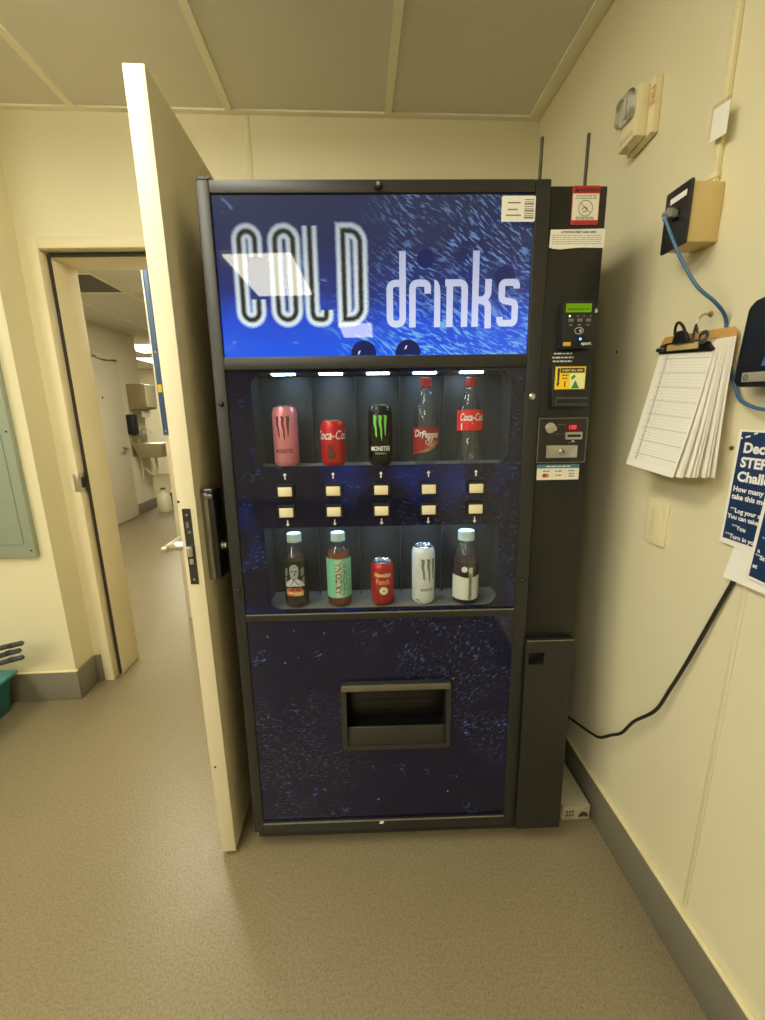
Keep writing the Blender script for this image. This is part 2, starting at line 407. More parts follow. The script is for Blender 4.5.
def water_print(name, kind):
    """blue splashing-water artwork; kind: sign (back-lit), window (display door) or lower"""
    t = NT(name); p = t.n('ShaderNodeBsdfPrincipled')
    p.inputs['Roughness'].default_value = .02 if kind == 'sign' else .06; p.inputs['Specular IOR Level'].default_value = .5
    v = t.coords()
    sep = t.n('ShaderNodeSeparateXYZ'); t.t.links.new(v, sep.inputs[0]); X, Z = sep.outputs[0], sep.outputs[2]
    def rot(a, sx, sz, wob=.0):
        # dash coordinates: turned by a in the panel plane then stretched
        ca, sa = math.cos(a), math.sin(a)
        u = t.math('ADD', t.math('MULTIPLY', X, ca), t.math('MULTIPLY', Z, sa))
        q = t.math('SUBTRACT', t.math('MULTIPLY', Z, ca), t.math('MULTIPLY', X, sa))
        if wob: q = t.math('ADD', q, t.math('MULTIPLY', t.noise(v, 6, 1), wob))
        cb = t.n('ShaderNodeCombineXYZ'); t.t.links.new(t.math('MULTIPLY', u, sx), cb.inputs[0]); t.t.links.new(t.math('MULTIPLY', q, sz), cb.inputs[2])
        return cb.outputs[0]
    rg = lambda fac, a, b: t.ramp(fac, [(a, (0,0,0)), (b, (1,1,1))])
    nmask = lambda sc, a, b: rg(t.noise(v, sc, 2), a, b)
    if kind == 'sign':
        h = t.math('DIVIDE', t.math('SUBTRACT', Z, 1.479), .354)
        h2 = t.math('ADD', h, t.math('MULTIPLY', t.math('SUBTRACT', t.noise(v, 5, 2), .5), .35))
        base = t.ramp(h2, [(.0, S(0,88,242)), (.20, S(4,72,222)), (.40, S(14,36,118)), (.68, S(17,26,74)), (1., S(30,38,64))])
        right = t.math('MULTIPLY', rg(X, .34, .46), 1.0)
        d1 = rg(t.noise(rot(-.62, 34, 150, .05), 1, 2, .6), .53, .62)
        d2 = rg(t.noise(rot(-.35, 20, 120, .10), 1, 3, .6), .52, .62)
        m1 = t.math('MULTIPLY', d1, t.math('MULTIPLY', right, nmask(7, .34, .50)))
        low = t.ramp(h, [(.18, (1,1,1)), (.5, (0,0,0))])
        m2 = t.math('MULTIPLY', d2, t.math('MULTIPLY', t.math('MULTIPLY', low, rg(X, .22, .34)), nmask(9, .40, .5)))
        m3 = t.math('MULTIPLY', d2, t.math('MULTIPLY', nmask(11, .60, .66), .7))
        dash = t.ramp(h, [(0, S(130,210,255)), (.4, S(115,170,240)), (1, S(100,128,182))])
        c = t.mix(t.math('MULTIPLY', m1, .80), base, dash); c = t.mix(t.math('MULTIPLY', m2, .85), c, dash); c = t.mix(m3, c, dash)
        p.inputs['Base Color'].default_value = (.015, .02, .05, 1)
        t.t.links.new(c, p.inputs['Emission Color']); p.inputs['Emission Strength'].default_value = .80
    else:
        dk = S(17,17,48) if kind == 'lower' else S(12,15,42)
        bl = S(14,15,44) if kind == 'lower' else S(16,29,108)
        base = t.mix(nmask(4.5, .56 if kind == 'lower' else .51, .70 if kind == 'lower' else .65), dk, bl)
        d1 = rg(t.noise(rot(.55 if kind == 'lower' else -.6, 60, 190, .10), 1, 3, .65), .555, .66)
        d2 = rg(t.noise(rot(.08, 60, 210, .12), 1, 3, .65), .55, .66)
        if kind == 'lower':
            mA = t.math('MULTIPLY', rg(t.math('ADD', t.math('MULTIPLY', X, 1.0), t.math('MULTIPLY', Z, .9)), .93, 1.06), nmask(9, .38, .5))
            mB = t.math('MULTIPLY', t.ramp(X, [(.24, (1,1,1)), (.36, (0,0,0))]), t.math('MULTIPLY', t.ramp(Z, [(.50, (1,1,1)), (.58, (0,0,0))]), nmask(8, .38, .52)))
            mC = t.math('MULTIPLY', nmask(8, .56, .64), .10)
            c = t.mix(t.math('MULTIPLY', t.math('MULTIPLY', d1, mA), .55), base, S(96,116,176))
            c = t.mix(t.math('MULTIPLY', t.math('MULTIPLY', d2, mB), .45), c, S(112,120,146))
            c = t.mix(t.math('MULTIPLY', d2, mC), c, S(80,92,130))
            blob = t.math('MULTIPLY', t.math('MULTIPLY', d1, nmask(13, .62, .68)), .8)
            c = t.mix(blob, c, S(95,135,215))
        else:
            c = t.mix(t.math('MULTIPLY', t.math('MULTIPLY', d1, rg(X, .35, .5)), .4), base, S(70,92,150))
            c = t.mix(t.math('MULTIPLY', t.math('MULTIPLY', d2, nmask(9, .56, .64)), .6), c, S(70,120,200))
        t.t.links.new(c, p.inputs['Base Color'])
    return t.done(p.outputs[0])

# cabinet and front frame
b = MB(); b.box(-.028, .918, .166, .745, .062, 1.846, .004); b.box(-.028, -.016, .035, .1655, .062, 1.846, .002); b.box(.762, .918, .035, .1655, .062, 1.846, .002)
b.box(-.0155, .7615, .035, .1655, 1.455, 1.846, .002); b.box(-.0155, .7615, .100, .1655, .062, .790, .002)
b.build('cabinet', M_char, vm)
b = MB()
b.box(-.03, .0012, -.002, .034, .066, 1.862, .004)
b.box(.752, .7895, -.002, .034, .066, 1.8625, .004)
b.box(0, .752, -.002, .034, 1.834, 1.862, .003)
b.box(0, .752, -.004, .034, 1.447, 1.478, .003)
b.box(0, .752, -.002, .034, .776, .7975, .002)
b.box(0, .752, -.004, .034, .066, .1005, .003)
b.build('front_frame', M_char, vm)
for q in ((-.0045, -.0025, .7955, .7985), (-.0065, -.0045, .0995, .1035)):  # upper strip paints the rail's highlight line, lower one is light trim
    lab(MB().box(.001, .751, *q).build('edge_strip', pbr('highlight_metal_edge', S(150,146,130), .4, .6, var=.4, nscale=30), vm, 0), 'thin bright edging, highlight line and trim')
b = MB(); b.box(-.025, .90, .02, .70, .024, .0615, .003); b.build('kick_base', M_blackp, vm)
for x, y in ((.04, .08), (.87, .08), (.04, .66), (.87, .66)):
    b = MB(); b.cyl(.022, .0008+.0239*y, .0245, (x, y, 0), bev=.002); b.build('foot', M_blackp, vm)
b = MB(); b.box(-.028, .004, .002, .03, 1.8625, 1.870, .002); b.box(-.022, -.006, .006, .026, 1.870, 1.873, .001)
b.build('hinge_bracket', M_char, vm)

# illuminated sign
sign = MB().box(.0025, .7515, .004, .030, 1.479, 1.833).build('illuminated_sign', water_print('sign_artwork', 'sign'), vm, 0)
lab(sign, 'lit blue sign with white words')
def cold_mat():
    t = NT('fuzzy_outline_letters'); p = t.n('ShaderNodeBsdfPrincipled')
    uv = t.n('ShaderNodeUVMap'); uv.uv_map = 'UVMap'
    sep = t.n('ShaderNodeSeparateXYZ'); t.l(uv, 0, sep, 0)
    d = t.math('MULTIPLY', t.math('ABSOLUTE', t.math('SUBTRACT', sep.outputs[0], .5)), 2.0)   # 0 centre .. 1 rim
    fz = t.noise(t.coords(), 520, 2, .8)
    d2 = t.math('ADD', d, t.math('MULTIPLY', t.math('SUBTRACT', fz, .5), .62))
    ht = t.coords(); sz = t.n('ShaderNodeSeparateXYZ'); t.t.links.new(ht, sz.inputs[0])
    wcol = t.ramp(t.math('DIVIDE', t.math('SUBTRACT', sz.outputs[2], 1.54), .24), [(0, S(232,250,255)), (1, S(176,186,198))])
    core = t.ramp(d2, [(.16, (0,0,0)), (.46, (1,1,1))])
    c = t.mix(core, S(14,20,18), wcol)
    p.inputs['Base Color'].default_value = (.02,.02,.02,1); p.inputs['Roughness'].default_value = .02
    t.t.links.new(c, p.inputs['Emission Color']); p.inputs['Emission Strength'].default_value = .85
    a = t.ramp(d2, [(.62, (1,1,1)), (1.02, (0,0,0))]); t.t.links.new(a, p.inputs['Alpha'])
    return t.done(p.outputs[0])
b = MB(); W_ = .040; yL = .0034
def race(x0, x1, z0, z1, r): return rrect(x0, x1, z0, z1, r, 10)
h = .0180
zt, zb = 1.776-h, 1.546+h
# C
xa, xb = .047+h, .120-h
r = (xb-xa)/2
arc = lambda cx, cz, r, a0, a1, n=12: [(cx+r*math.cos(a0+(a1-a0)*i/n), cz+r*math.sin(a0+(a1-a0)*i/n)) for i in range(n+1)]
cm = (xa+xb)/2
b.ribbon([(xb, 1.702)]+arc(cm, zt-r, r, 0, PI)+arc(cm, zb+r, r, PI, 2*PI)+[(xb, 1.610)], W_, yL)
xa, xb = .131+h, .209-h; r = (xb-xa)/2; cm = (xa+xb)/2
b.ribbon(arc(cm, zt-r, r, 0, PI)+arc(cm, zb+r, r, PI, 2*PI), W_, yL-.0002, closed=True)
b.ribbon([(.213+h, zt+h*.6)]+round_path([(.213+h, zt), (.213+h, zb), (.282-h, zb), (.282-h, 1.585)], .03, 8)[0:], W_, yL-.0004)
xa, xb = .291+h, .367-h
b.ribbon(round_path([(xa, (zt+zb)/2), (xa, zt), (xb, zt), (xb, (zt+zb)/2)], .030, 10)[0:0]+
         [(xa, zb), (xa, zt)]+arc(xb-.026, zt-.026, .026, PI/2, 0)+arc(xb-.026, zb+.026, .026, 0, -PI/2), W_, yL-.0006, closed=True)
for v in b.bm.verts: v.co.x -= .0075
lab(b.build('sign_word', cold_mat(), sign, 0), 'fuzzy outlined word COLD')
def letter_mat():
    t = NT('pale_backlit_letters'); p = t.n('ShaderNodeBsdfPrincipled')
    sz = t.n('ShaderNodeSeparateXYZ'); t.t.links.new(t.coords(), sz.inputs[0])
    c = t.ramp(t.math('DIVIDE', t.math('SUBTRACT', sz.outputs[2], 1.54), .18), [(0, S(214,222,252)), (1, S(168,175,205))])  # brighter low down, the tube's backlight put into the letter colour
    p.inputs['Base Color'].default_value = (.05,.05,.06,1); p.inputs['Roughness'].default_value = .02
    t.t.links.new(c, p.inputs['Emission Color']); p.inputs['Emission Strength'].default_value = .85
    return t.done(p.outputs[0])
b = MB(); w = .0158; e = w/2; B_, X_, A_ = 1.5435, 1.6515, 1.714
yl = .0036
b.ribbon(round_path([(.450-e, X_-e), (.403+e, X_-e), (.403+e, B_+e), (.450-e, B_+e), (.450-e, X_-e)], .016)+[], w, yl)
b.ribbon([(.450-e, A_), (.450-e, B_+.02)], w, yl-.0001)
b.ribbon([(.458+e, B_)]+round_path([(.458+e, B_+.03), (.458+e, X_-e), (.511-e, X_-e), (.511-e, 1.620)], .014), w, yl)
b.poly([(.534, yl, B_), (.519, yl, B_), (.519, yl, X_), (.527, yl, X_-.004), (.532, yl, X_-.014), (.534, yl, X_-.03)])
b.ribbon([(.549+e, B_), (.549+e, X_-.009)], w, yl)
b.ribbon([(.5455, X_-e)]+round_path([(.560, X_-e), (.601-e, X_-e), (.601-e, B_)], .014), w, yl-.0001)
b.ribbon([(.6115+e, A_), (.6115+e, B_)], w, yl)
b.ribbon(round_path([(.617, 1.6045), (.640, 1.6045), (.6585-e, 1.616), (.6585-e, X_)], .012), w, yl-.0001)
b.ribbon(round_path([(.632, 1.604), (.6585-e, 1.597), (.6600-e, B_-.004)], .014), w, yl-.0002)
b.ribbon(round_path([(.7275-e, 1.630), (.7275-e, X_-e), (.676+e, X_-e), (.676+e, 1.604), (.7255-e, 1.598), (.7255-e, B_+e), (.673+e, B_+e), (.673+e, 1.566)], .010), w, yl)
lab(b.build('sign_word', letter_mat(), sign, 0), 'plain pale word drinks')
for cx, cz, r in ((.345, 1.484, .031), (.455, 1.485, .031), (.497, 1.697, .021), (.690, 1.655, .026)):
    pts = [(cx+r*math.cos(a*PI/18), cz+r*math.sin(a*PI/18)) for a in range(36)]
    lab(MB().prism([(x, max(1.4795, z)) for x, z in pts], .0037, .0045).build('bubble_print', pbr('dark_bubble_print', (.004,.006,.02,1), .02, var=.5, nscale=40, emit=S(18,28,84), estr=.9), sign, 0), 'dark round bubble in the artwork')
for cx, cz in ((.449, 1.497), (.333, 1.486)):
    lab(MB().prism([(cx-.003, cz-.0045), (cx+.001, cz-.003), (cx+.0045, cz+.005), (cx, cz+.004)], .0034, .0038).build('bubble_glint', lamp('bubble_glint', (.8,.88,1,1), .8), sign, 0), 'white glint printed on a bubble')
# white asset sticker on the sign corner
st = MB().prism(rrect(.674, .7535, 1.7725, 1.8265, .003), -.0028, -.0024).build('asset_sticker', M_white, vm, 0)
b = MB()
for i, (x0, x1, z) in enumerate(((.688, .718, 1.812), (.688, .712, 1.798), (.684, .720, 1.786))): b.box(x0, x1, -.0032, -.0029, z-.0013, z+.0013)
for i in range(9):
    z = 1.779+i*.0048; b.box(.7275, .7495, -.0032, -.0029, z, z+(.0016 if i % 3 else .003))
b.build('sticker_print', M_grey_ink, st, 0)

# display door with two rows of products
hU = rrect(.060, .7185, 1.207, 1.440, .034, 8); hL = rrect(.067, .7015, .8085, 1.043, .034, 8, (1,1,0,0))
holed([(0, .7975), (.752, .7975), (.752, 1.447), (0, 1.447)], [hU, hL], .0035, .0065).build('display_door', water_print('door_artwork', 'window'), vm, 0)
M_pane = pane_mat('clear_window', (.94,.96,.97,1), .55)
for hh in (hU, hL):
    b = MB(); b.prism(hh, .0040, .0044); b.build('display_window', M_pane, vm, 0)
M_in = pbr('compartment_grey', S(52,56,60), .45, var=.35, nscale=9, bump=.05, bscale=40)
M_shelf = pbr('compartment_shelf', S(122,120,112), .5, var=.12, nscale=20)
for z0, z1, x0, x1 in ((1.2035, 1.446, .045, .735), (.8025, 1.055, .052, .728)):
    b = MB()
    b.box(x0, x1, .150, .156, z0-.004, z1); b.box(x0-.004, x0, .0075, .150, z0-.004, z1); b.box(x1, x1+.004, .0075, .150, z0-.004, z1)
    b.box(x0, x1, .0075, .150, z1, z1+.004)
    for xd in (.192, .317, .442, .567): b.box(xd-.001, xd+.001, .12, .150, z0, z1)
    comp = b.build('display_compartment', M_in, vm, 0)
    MB().box(x0, x1, .0070, .1495, z0-.003, z0).build('display_shelf', M_shelf, comp, 0)
M_slot = lamp('product_light', (.52,.76,1.,1), 34.)
for i in range(5):
    x = .130+.125*i
    MB().box(x-.030, x+.030, .060, .080, 1.4425, 1.4455).build('product_light', M_slot, vm, 0)
    MB().box(x-.030, x+.030, .060, .080, 1.0515, 1.0545).build('product_light', M_slot, vm, 0)

# selection buttons
M_btn = pbr('cream_button', S(222,210,176), .4, var=.05, emit=S(235,225,190), estr=.05)
for i in range(5):
    x = .1315+.1255*i
    for row, (zz, zar, up) in enumerate(((1.1425, 1.183, 1), (1.0870, 1.0545, -1))):
        bt = MB().box(x-.018, x+.018, -.010, .003, zz-.0125, zz+.0115, .002).build('select_button', M_btn, vm)
        holed(rrect(x-.0225, x+.0225, zz-.0155, zz+.0185, .002, 3), [[(x-.0185, zz-.0128), (x+.0185, zz-.0128), (x+.0185, zz+.0118), (x-.0185, zz+.0118)]], -.006, .0032).build('button_bezel', M_blackp, bt, 0)
        a = MB(); s = up
        a.prism([(x-.005, zar+.001*s), (x, zar+.0075*s), (x+.005, zar+.001*s), (x+.0015, zar+.001*s), (x+.0015, zar-.0095*s), (x-.0015, zar-.0095*s), (x-.0015, zar+.001*s)], .0026, .0033)
        a.build('arrow_mark', M_white_ink, bt, 0)

# lower panel with delivery chute
holed([(0, .1035), (.752, .1035), (.752, .776), (0, .776)], [[(.270, .372), (.564, .372), (.564, .562), (.270, .562)]], .003, .010).build('lower_panel', water_print('lower_artwork', 'lower'), vm, 0)
ch = holed(rrect(.256, .576, .360, .579, .012, 5), [rrect(.271, .563, .374, .560, .006, 4)], -.011, .012).build('delivery_chute', pbr('chute_frame', S(45,44,41), .4, var=.2, nscale=60), vm)
b = MB(); b.prism([(.258, .5600), (.574, .5600), (.572, .5785), (.260, .5785)], -.019, -.0112, bevel=.003)
lab(b.build('chute_lip', pbr('chute_lip_grey', S(104,100,86), .35, .3, var=.15), ch), 'scuffed grey upper lip')
b = MB(); b.box(.271, .563, .0905, .095, .374, .565); b.box(.266, .2705, .0125, .095, .37, .565); b.box(.5635, .568, .0125, .095, .37, .565); b.box(.2705, .5635, .0125, .095, .5602, .565)
b.box(.2705, .5635, .0125, .0905, .366, .3735)
b.build('chute_recess', M_blackp, ch, 0)
b = MB(); b.prism([(-.008, .3745), (.004, .3745), (.010, .4270), (.004, .4270)], .2715, .5625, 'YZ', bevel=.0015)
lab(b.build('chute_apron', pbr('chute_apron', S(40,39,34), .4, var=.2), ch), 'sloping black apron below the opening')
b = MB(); b.box(.2720, .5620, .040, .044, .4300, .5590, .001)
for z in (.45, .47, .49): b.box(.30, .54, .0385, .0398, z, z+.003)
b.build('chute_flap', pbr('chute_flap', S(18,17,16), .3, var=.3), ch)
# fasteners
for x, z in ((-.014, 1.367), (-.012, .871), (.7715, .881)):
    MB().lathe([(0,-.003),(.0065,-.003),(.0065,.003),(.004,.006),(0,.007)], 16, (x, -.004, z), axis='Y').build('frame_screw', M_blackp, vm)
lk = MB().lathe([(0,0),(.010,0),(.010,.006),(.008,.010),(0,.011)], 24, (.386, -.003, 1.847), axis='Y').build('door_lock', M_blackp, vm)
MB().lathe([(0,.0112),(.004,.0112),(.004,.0125),(0,.0125)], 16, (.386, -.003, 1.847), axis='Y').build('lock_core', M_chrome, lk)
MB().lathe([(0,0),(.0085,0),(.0085,.004),(.005,.007),(0,.007)], 20, (.7705, -.002, 1.375), axis='Y').build('side_lock', M_chrome, vm)
M_glint = pbr('small_metal_dot', (.5,.5,.48,1), .25, 1., var=.1)
for x, z in ((.055, .728), (.13, .745), (.215, .735), (.355, .725), (.48, .73), (.60, .745), (.10, .645), (.04, .47), (.585, .58), (.36, .17), (.575, .19), (.60, .245)):  # scattered metal dots for the panel's sparkly white specks
    MB().lathe([(0,0),(.0028,0),(.002,.0018),(0,.002)], 10, (x, .003, z), axis='Y').build('panel_dot', M_glint, vm)
b = MB(); b.prism([(.36, .0885), (.372, .0870), (.376, .0985), (.366, .1000)], -.0052, -.0042); lab(b.build('paint_chip', M_white_ink, vm, 0), 'pale scrape on the bottom rail')

# payment column
b = MB(); b.box(.7905, .9255, .004, .034, .704, 1.8505, .004); pc = b.build('payment_column', pbr('column_black', S(23,23,23), .38, var=.15, nscale=50, bump=.03, bscale=400), vm)
b = holed([(.7905, .056), (.9275, .056), (.9275, .702), (.7905, .702)], [[(.799, .626), (.844, .626), (.844, .663), (.799, .663)]], -.010, .034)
cb = b.build('cash_box_door', pbr('cash_door_black', S(35,35,32), .45, var=.15, nscale=50, bump=.04, bscale=400), vm, 0)
MB().box(.7985, .8445, .020, .024, .6255, .6635).build('lock_recess', M_blackp, cb, 0)
MB().box(.7912, .927, -.0112, -.0102, .6995, .7018).build('edge_highlight', pbr('highlight_metal_edge', (1,1,1,1)), cb, 0)  # highlight along the box top, painted as a bright strip
MB().box(.7885, .7900, -.0105, -.0085, .56, .665).build('door_gap', M_blackp, cb, 0)

def plate(x0, x1, z0, z1, d, name, mat, parent, r=.003, base=.004):
    return MB().prism(rrect(x0, x1, z0, z1, r, 4), base-d, base-.0003).build(name, mat, parent, 30)
fl = lambda y: (lambda x0, z0: (lambda x, yy: (x0+x, y, z0+yy)))
def words(par, name, s, size, x, z, y, mat, bold=0., align='CENTER', sx=1., shear=0.):
    return MB().text(s, size, lambda a, c: (x+a, y, z+c), bold, align, shear, sx).build(name, mat, par, 0)
def lines(par, name, rows, y, mat, hgt=.002, seed=1):
    """rows of print too small to read: broken strips"""
    rd = random.Random(seed); b = MB()
    for x0, x1, z in rows:
        x = x0
        while x < x1:
            l = rd.uniform(.004, .012); xe = min(x1, x+l); b.box(x, xe, y, y+.0003, z-hgt/2, z+hgt/2); x = xe+.0022
    return b.build(name, mat, par, 0)
# warning sticker
M_red = pbr('warning_red', S(186,40,36), .5, var=.05)
ws = plate(.842, .9065, 1.768, 1.8495, .0008, 'warning_sticker', pbr('sticker_cream', (.84,.80,.70,1), .5, var=.03), vm)
b = MB(); b.box(.842, .9065, .0026, .0030, 1.8335, 1.8495); b.box(.842, .9065, .0026, .0030, 1.768, 1.7775)
for i in (0, 1): b.box(.842 if i == 0 else .9055, .843 if i == 0 else .9065, .0026, .0030, 1.7776, 1.8334)
lab(b.build('sticker_band', M_red, ws, 0), 'red bands of the sticker')
words(ws, 'sticker_heading', 'WARNING', .0105, .8795, 1.8372, .0022, M_ink, .0003)
b = MB(); b.prism([(.8465, 1.8368), (.8555, 1.8368), (.8510, 1.8460)], .0020, .0025)
ring = [(.8745+.0165*math.cos(a*PI/20), 1.8025+.0165*math.sin(a*PI/20)) for a in range(40)]
b.ribbon(ring, .0012, .0024, closed=True); b.ribbon([(.862, 1.813), (.887, 1.792)], .0012, .0022)
b.ribbon([(.866, 1.799), (.872, 1.806), (.880, 1.800)], .0014, .0023); b.ribbon([(.868, 1.794), (.878, 1.797)], .0014, .0023)
b.build('pictogram', M_ink, ws, 0)
lines(ws, 'small_lettering', [(.851, .898, 1.8285), (.849, .900, 1.8235), (.852, .897, 1.7835), (.853, .896, 1.7800)], .0024, M_grey_ink, .0016, 3)
# paper notice
b = MB(); b.prism([(.793, 1.7195), (.803, 1.7165), (.822, 1.7150), (.845, 1.7175), (.875, 1.7190), (.925, 1.7180), (.9262, 1.7595), (.795, 1.7575)], .0026, .0034)
nt = lab(b.build('paper_notice', M_white, vm, 0), 'white paper notice with a wavy lower edge')
words(nt, 'notice_heading', 'ATTENTION DEBIT CARD USERS', .0058, .862, 1.7500, .0023, M_ink, .0002)
lines(nt, 'small_lettering', [(.800, .918, z) for z in (1.745, 1.7405, 1.736, 1.7315, 1.727)], .0023, pbr('faint_ink', S(165,160,145), .6), .0014, 5)
# card reader
cr = MB().box(.8285, .9065, -.020, .0036, 1.487, 1.594, .003).build('card_reader', pbr('reader_black', S(24,25,30), .3, var=.15), vm)
lab(MB().box(.8335, .8965, -.0212, -.0203, 1.5685, 1.5885, .0003).build('reader_screen', lamp('green_screen', S(120,165,20), .75), cr, 0), 'glowing green display')
lines(cr, 'screen_print', [(.838, .892, 1.5755)], -.0216, pbr('screen_text', S(84,120,14), .6), .004, 11)
b = MB(); b.box(.8425, .8460, -.0212, -.0203, 1.5585, 1.5625)
lab(b.build('status_light', lamp('status_green', (.55,1.,.45,1), 2.2), cr, 0), 'lit green status light')
lab(MB().lathe([(0,0),(.0026,0),(.002,.001),(0,.0012)], 14, (.8745, -.0202, 1.508), axis='Y').build('status_light', lamp('status_blue', (.05,.32,1.,1), 9.), cr), 'lit blue status light')
b = MB()
for i, x in enumerate((.8480, .8695, .8905)):
    b.box(x-.006, x+.006, -.0214, -.0203, 1.5475, 1.5545); b.box(x-.004, x+.004, -.0212, -.0203, 1.5385, 1.5415)
for x in (.864, .879, .895): b.box(x-.002, x+.002, -.0212, -.0203, 1.5590, 1.5615)
b.build('reader_keys', M_grey_ink, cr, 0)
b = MB(); rg_ = [(.8695+.0105*math.cos(a*PI/15), 1.527+.0075*math.sin(a*PI/15)) for a in range(30)]
b.ribbon(rg_, .0011, -.0206, closed=True)
for q, rr_ in enumerate((.003, .005, .007)): b.ribbon([(.868+rr_*math.cos(a), 1.527+rr_*math.sin(a)) for a in (-.7,-.35,0,.35,.7)], .0012, -.0206)
b.build('contactless_symbol', M_white_ink, cr, 0)
lab(MB().box(.8325, .8510, -.0212, -.0203, 1.4920, 1.5010).build('reader_badge', pbr('badge_yellow', S(215,178,50), .5, var=.06), cr, 0), 'small yellow badge')
words(cr, 'reader_text', 'eport', .0108, .8890, 1.4945, -.0207, M_white_ink, .0003, sx=1.0)
MB().lathe([(0,0),(.005,0),(.005,.004),(0,.005)], 14, (.918, .0036, 1.577), axis='Y').build('column_screw', M_chrome, vm)
lines(vm, 'instruction_print', [(.822, .869, 1.4785), (.818, .872, 1.4690), (.820, .868, 1.4600)], .0034, M_white_ink, .0035, 8)
# note acceptor
ba = MB().prism([(.816, 1.346), (.912, 1.346), (.912, 1.447), (.812, 1.447)], -.014, .0036, bevel=.003).build('banknote_acceptor', M_blackp, vm)
ll = lab(MB().box(.8205, .8965, -.0156, -.0143, 1.3905, 1.4445).build('acceptor_label', pbr('label_yellow', S(226,186,32), .45, var=.05, emit=S(226,186,32), estr=.25), ba, 0), 'bright yellow and green instruction label')
b = MB(); b.box(.8585, .8950, -.0160, -.0157, 1.3920, 1.4280); b.build('label_panel', pbr('label_pale', S(222,222,150), .5, emit=S(222,222,150), estr=.15), ba, 0)
b = MB(); b.prism([(.862, 1.3925), (.882, 1.3925), (.872, 1.412)], -.0164, -.0161); b.prism([(.862, 1.412), (.872, 1.420), (.868, 1.426), (.861, 1.420)], -.0164, -.0161)
lab(b.build('label_figure', pbr('label_green', S(40,140,100), .5), ba, 0), 'green figure on the label')
b = MB(); b.box(.8335, .8930, -.0162, -.0157, 1.4300, 1.4415); b.prism([(.8255, 1.441), (.8315, 1.441), (.8305, 1.405), (.8320, 1.405), (.8275, 1.396), (.8240, 1.405), (.8265, 1.405)], -.0162, -.0157)
b.build('label_print', M_ink, ba, 0)
words(ba, 'label_text', 'INSERT BILL HERE', .0066, .863, 1.4333, -.0165, pbr('label_text_yellow', S(230,215,120), .5), .0002)
words(ba, 'label_text', '1', .018, .8455, 1.3965, -.0160, M_ink, .0006)
lines(ba, 'label_text', [(.838, .854, 1.424), (.839, .853, 1.4165)], -.0160, M_ink, .003, 4)
b = MB(); b.box(.828, .906, -.0165, -.0145, 1.3520, 1.3555, .0006); b.box(.828, .906, -.0165, -.0145, 1.3665, 1.3715, .0006); b.box(.826, .8285, -.0165, -.0145, 1.3520, 1.3715, .0006)
b.build('note_slot', pbr('slot_grey', S(74,72,72), .4), ba)
# coin panel
cp = plate(.7915, .9200, 1.2055, 1.3205, .004, 'coin_panel', pbr('coin_panel_black', S(34,33,30), .4, var=.1), vm, .002)
holed(rrect(.7915, .9200, 1.2055, 1.3205, .002, 3), [rrect(.7933, .9182, 1.2073, 1.3187, .002, 3)], -.0012, -.0003).build('panel_outline', M_grey_ink, cp, 0)
MB().box(.8620, .9030, -.0012, -.0002, 1.2865, 1.3075).build('price_display', pbr('display_dark_red', S(60,6,8), .3, emit=(1,.02,.02,1), estr=.05), cp, 0)
words(cp, 'price_digits', '100', .0150, .8800, 1.2915, -.0015, lamp('red_digits', (1.,.10,.08,1), 1.25), .0002, sx=.95)
b = MB(); b.lathe([(0,0),(.0135,0),(.0135,.005),(.011,.006),(.0105,.003),(0,.003)], 28, (.822, -.0002, 1.2955), axis='Y'); b.box(.829, .838, -.008, -.0002, 1.2885, 1.2985, .002); b.box(.814, .830, -.007, -.003, 1.2935, 1.2975, .001)
b.build('coin_return_knob', M_chrome, cp)
cs = MB().prism(rrect(.8625, .9065, 1.2655, 1.2845, .002, 3), -.004, -.0002).build('coin_slot', M_chrome, cp)
MB().box(.868, .902, -.0047, -.0041, 1.2715, 1.2780).build('slot_opening', M_ink, cs, 0)
lines(cp, 'small_lettering', [(.843, .862, 1.3035), (.836, .859, 1.2800), (.872, .893, 1.2575)], -.0004, M_grey_ink, .0016, 6)
b = MB(); b.prism([(.879, 1.2595), (.890, 1.2595), (.8845, 1.2635)], -.0010, -.0004); b.build('arrow_mark', M_white_ink, cp, 0)
pl = MB().prism(rrect(.8150, .8970, 1.2185, 1.2505, .002, 3), -.003, -.0002, bevel=.0005).build('lock_plate', M_steel, cp)
b = MB(); b.lathe([(0,0),(.0085,0),(.0085,.005),(.007,.007),(0,.007)], 24, (.857, -.003, 1.2345), axis='Y'); b.build('lock_cylinder', M_chrome, cp)
b = MB(); b.box(.8555, .8585, -.0108, -.0103, 1.2305, 1.2385); b.build('key_slot', M_ink, cp, 0)
# accepted-cards sticker
ss = plate(.796, .9085, 1.160, 1.2005, .0008, 'card_sticker', pbr('sticker_cream', (1,1,1,1)), vm, .001)
lab(MB().box(.796, .9085, .0026, .0031, 1.1905, 1.2005).build('sticker_band', pbr('teal_band', S(74,128,146), .5), ss, 0), 'teal heading band')
lines(ss, 'small_lettering', [(.820, .885, 1.1955)], .0022, M_white_ink, .003, 2)
lines(ss, 'small_lettering', [(.812, .829, 1.1830), (.845, .862, 1.1830), (.880, .897, 1.1835), (.846, .862, 1.1720), (.882, .896, 1.1755), (.882, .896, 1.1690)], .0026, pbr('sticker_ink', S(96,110,112), .6), .003, 9)
b = MB(); b.lathe([(0,0),(.0055,0),(.0055,.0005),(0,.0005)], 20, (.816, .0031, 1.1715), axis='Y')
lab(b.build('card_mark', pbr('card_red', S(176,48,30), .5), ss, 0), 'red disc of a card mark')
b = MB(); b.lathe([(0,0),(.0055,0),(.0055,.0004),(0,.0004)], 20, (.823, .0031, 1.1715), axis='Y')
lab(b.build('card_mark', pbr('card_orange', S(206,130,50), .5), ss, 0), 'orange disc of a card mark')
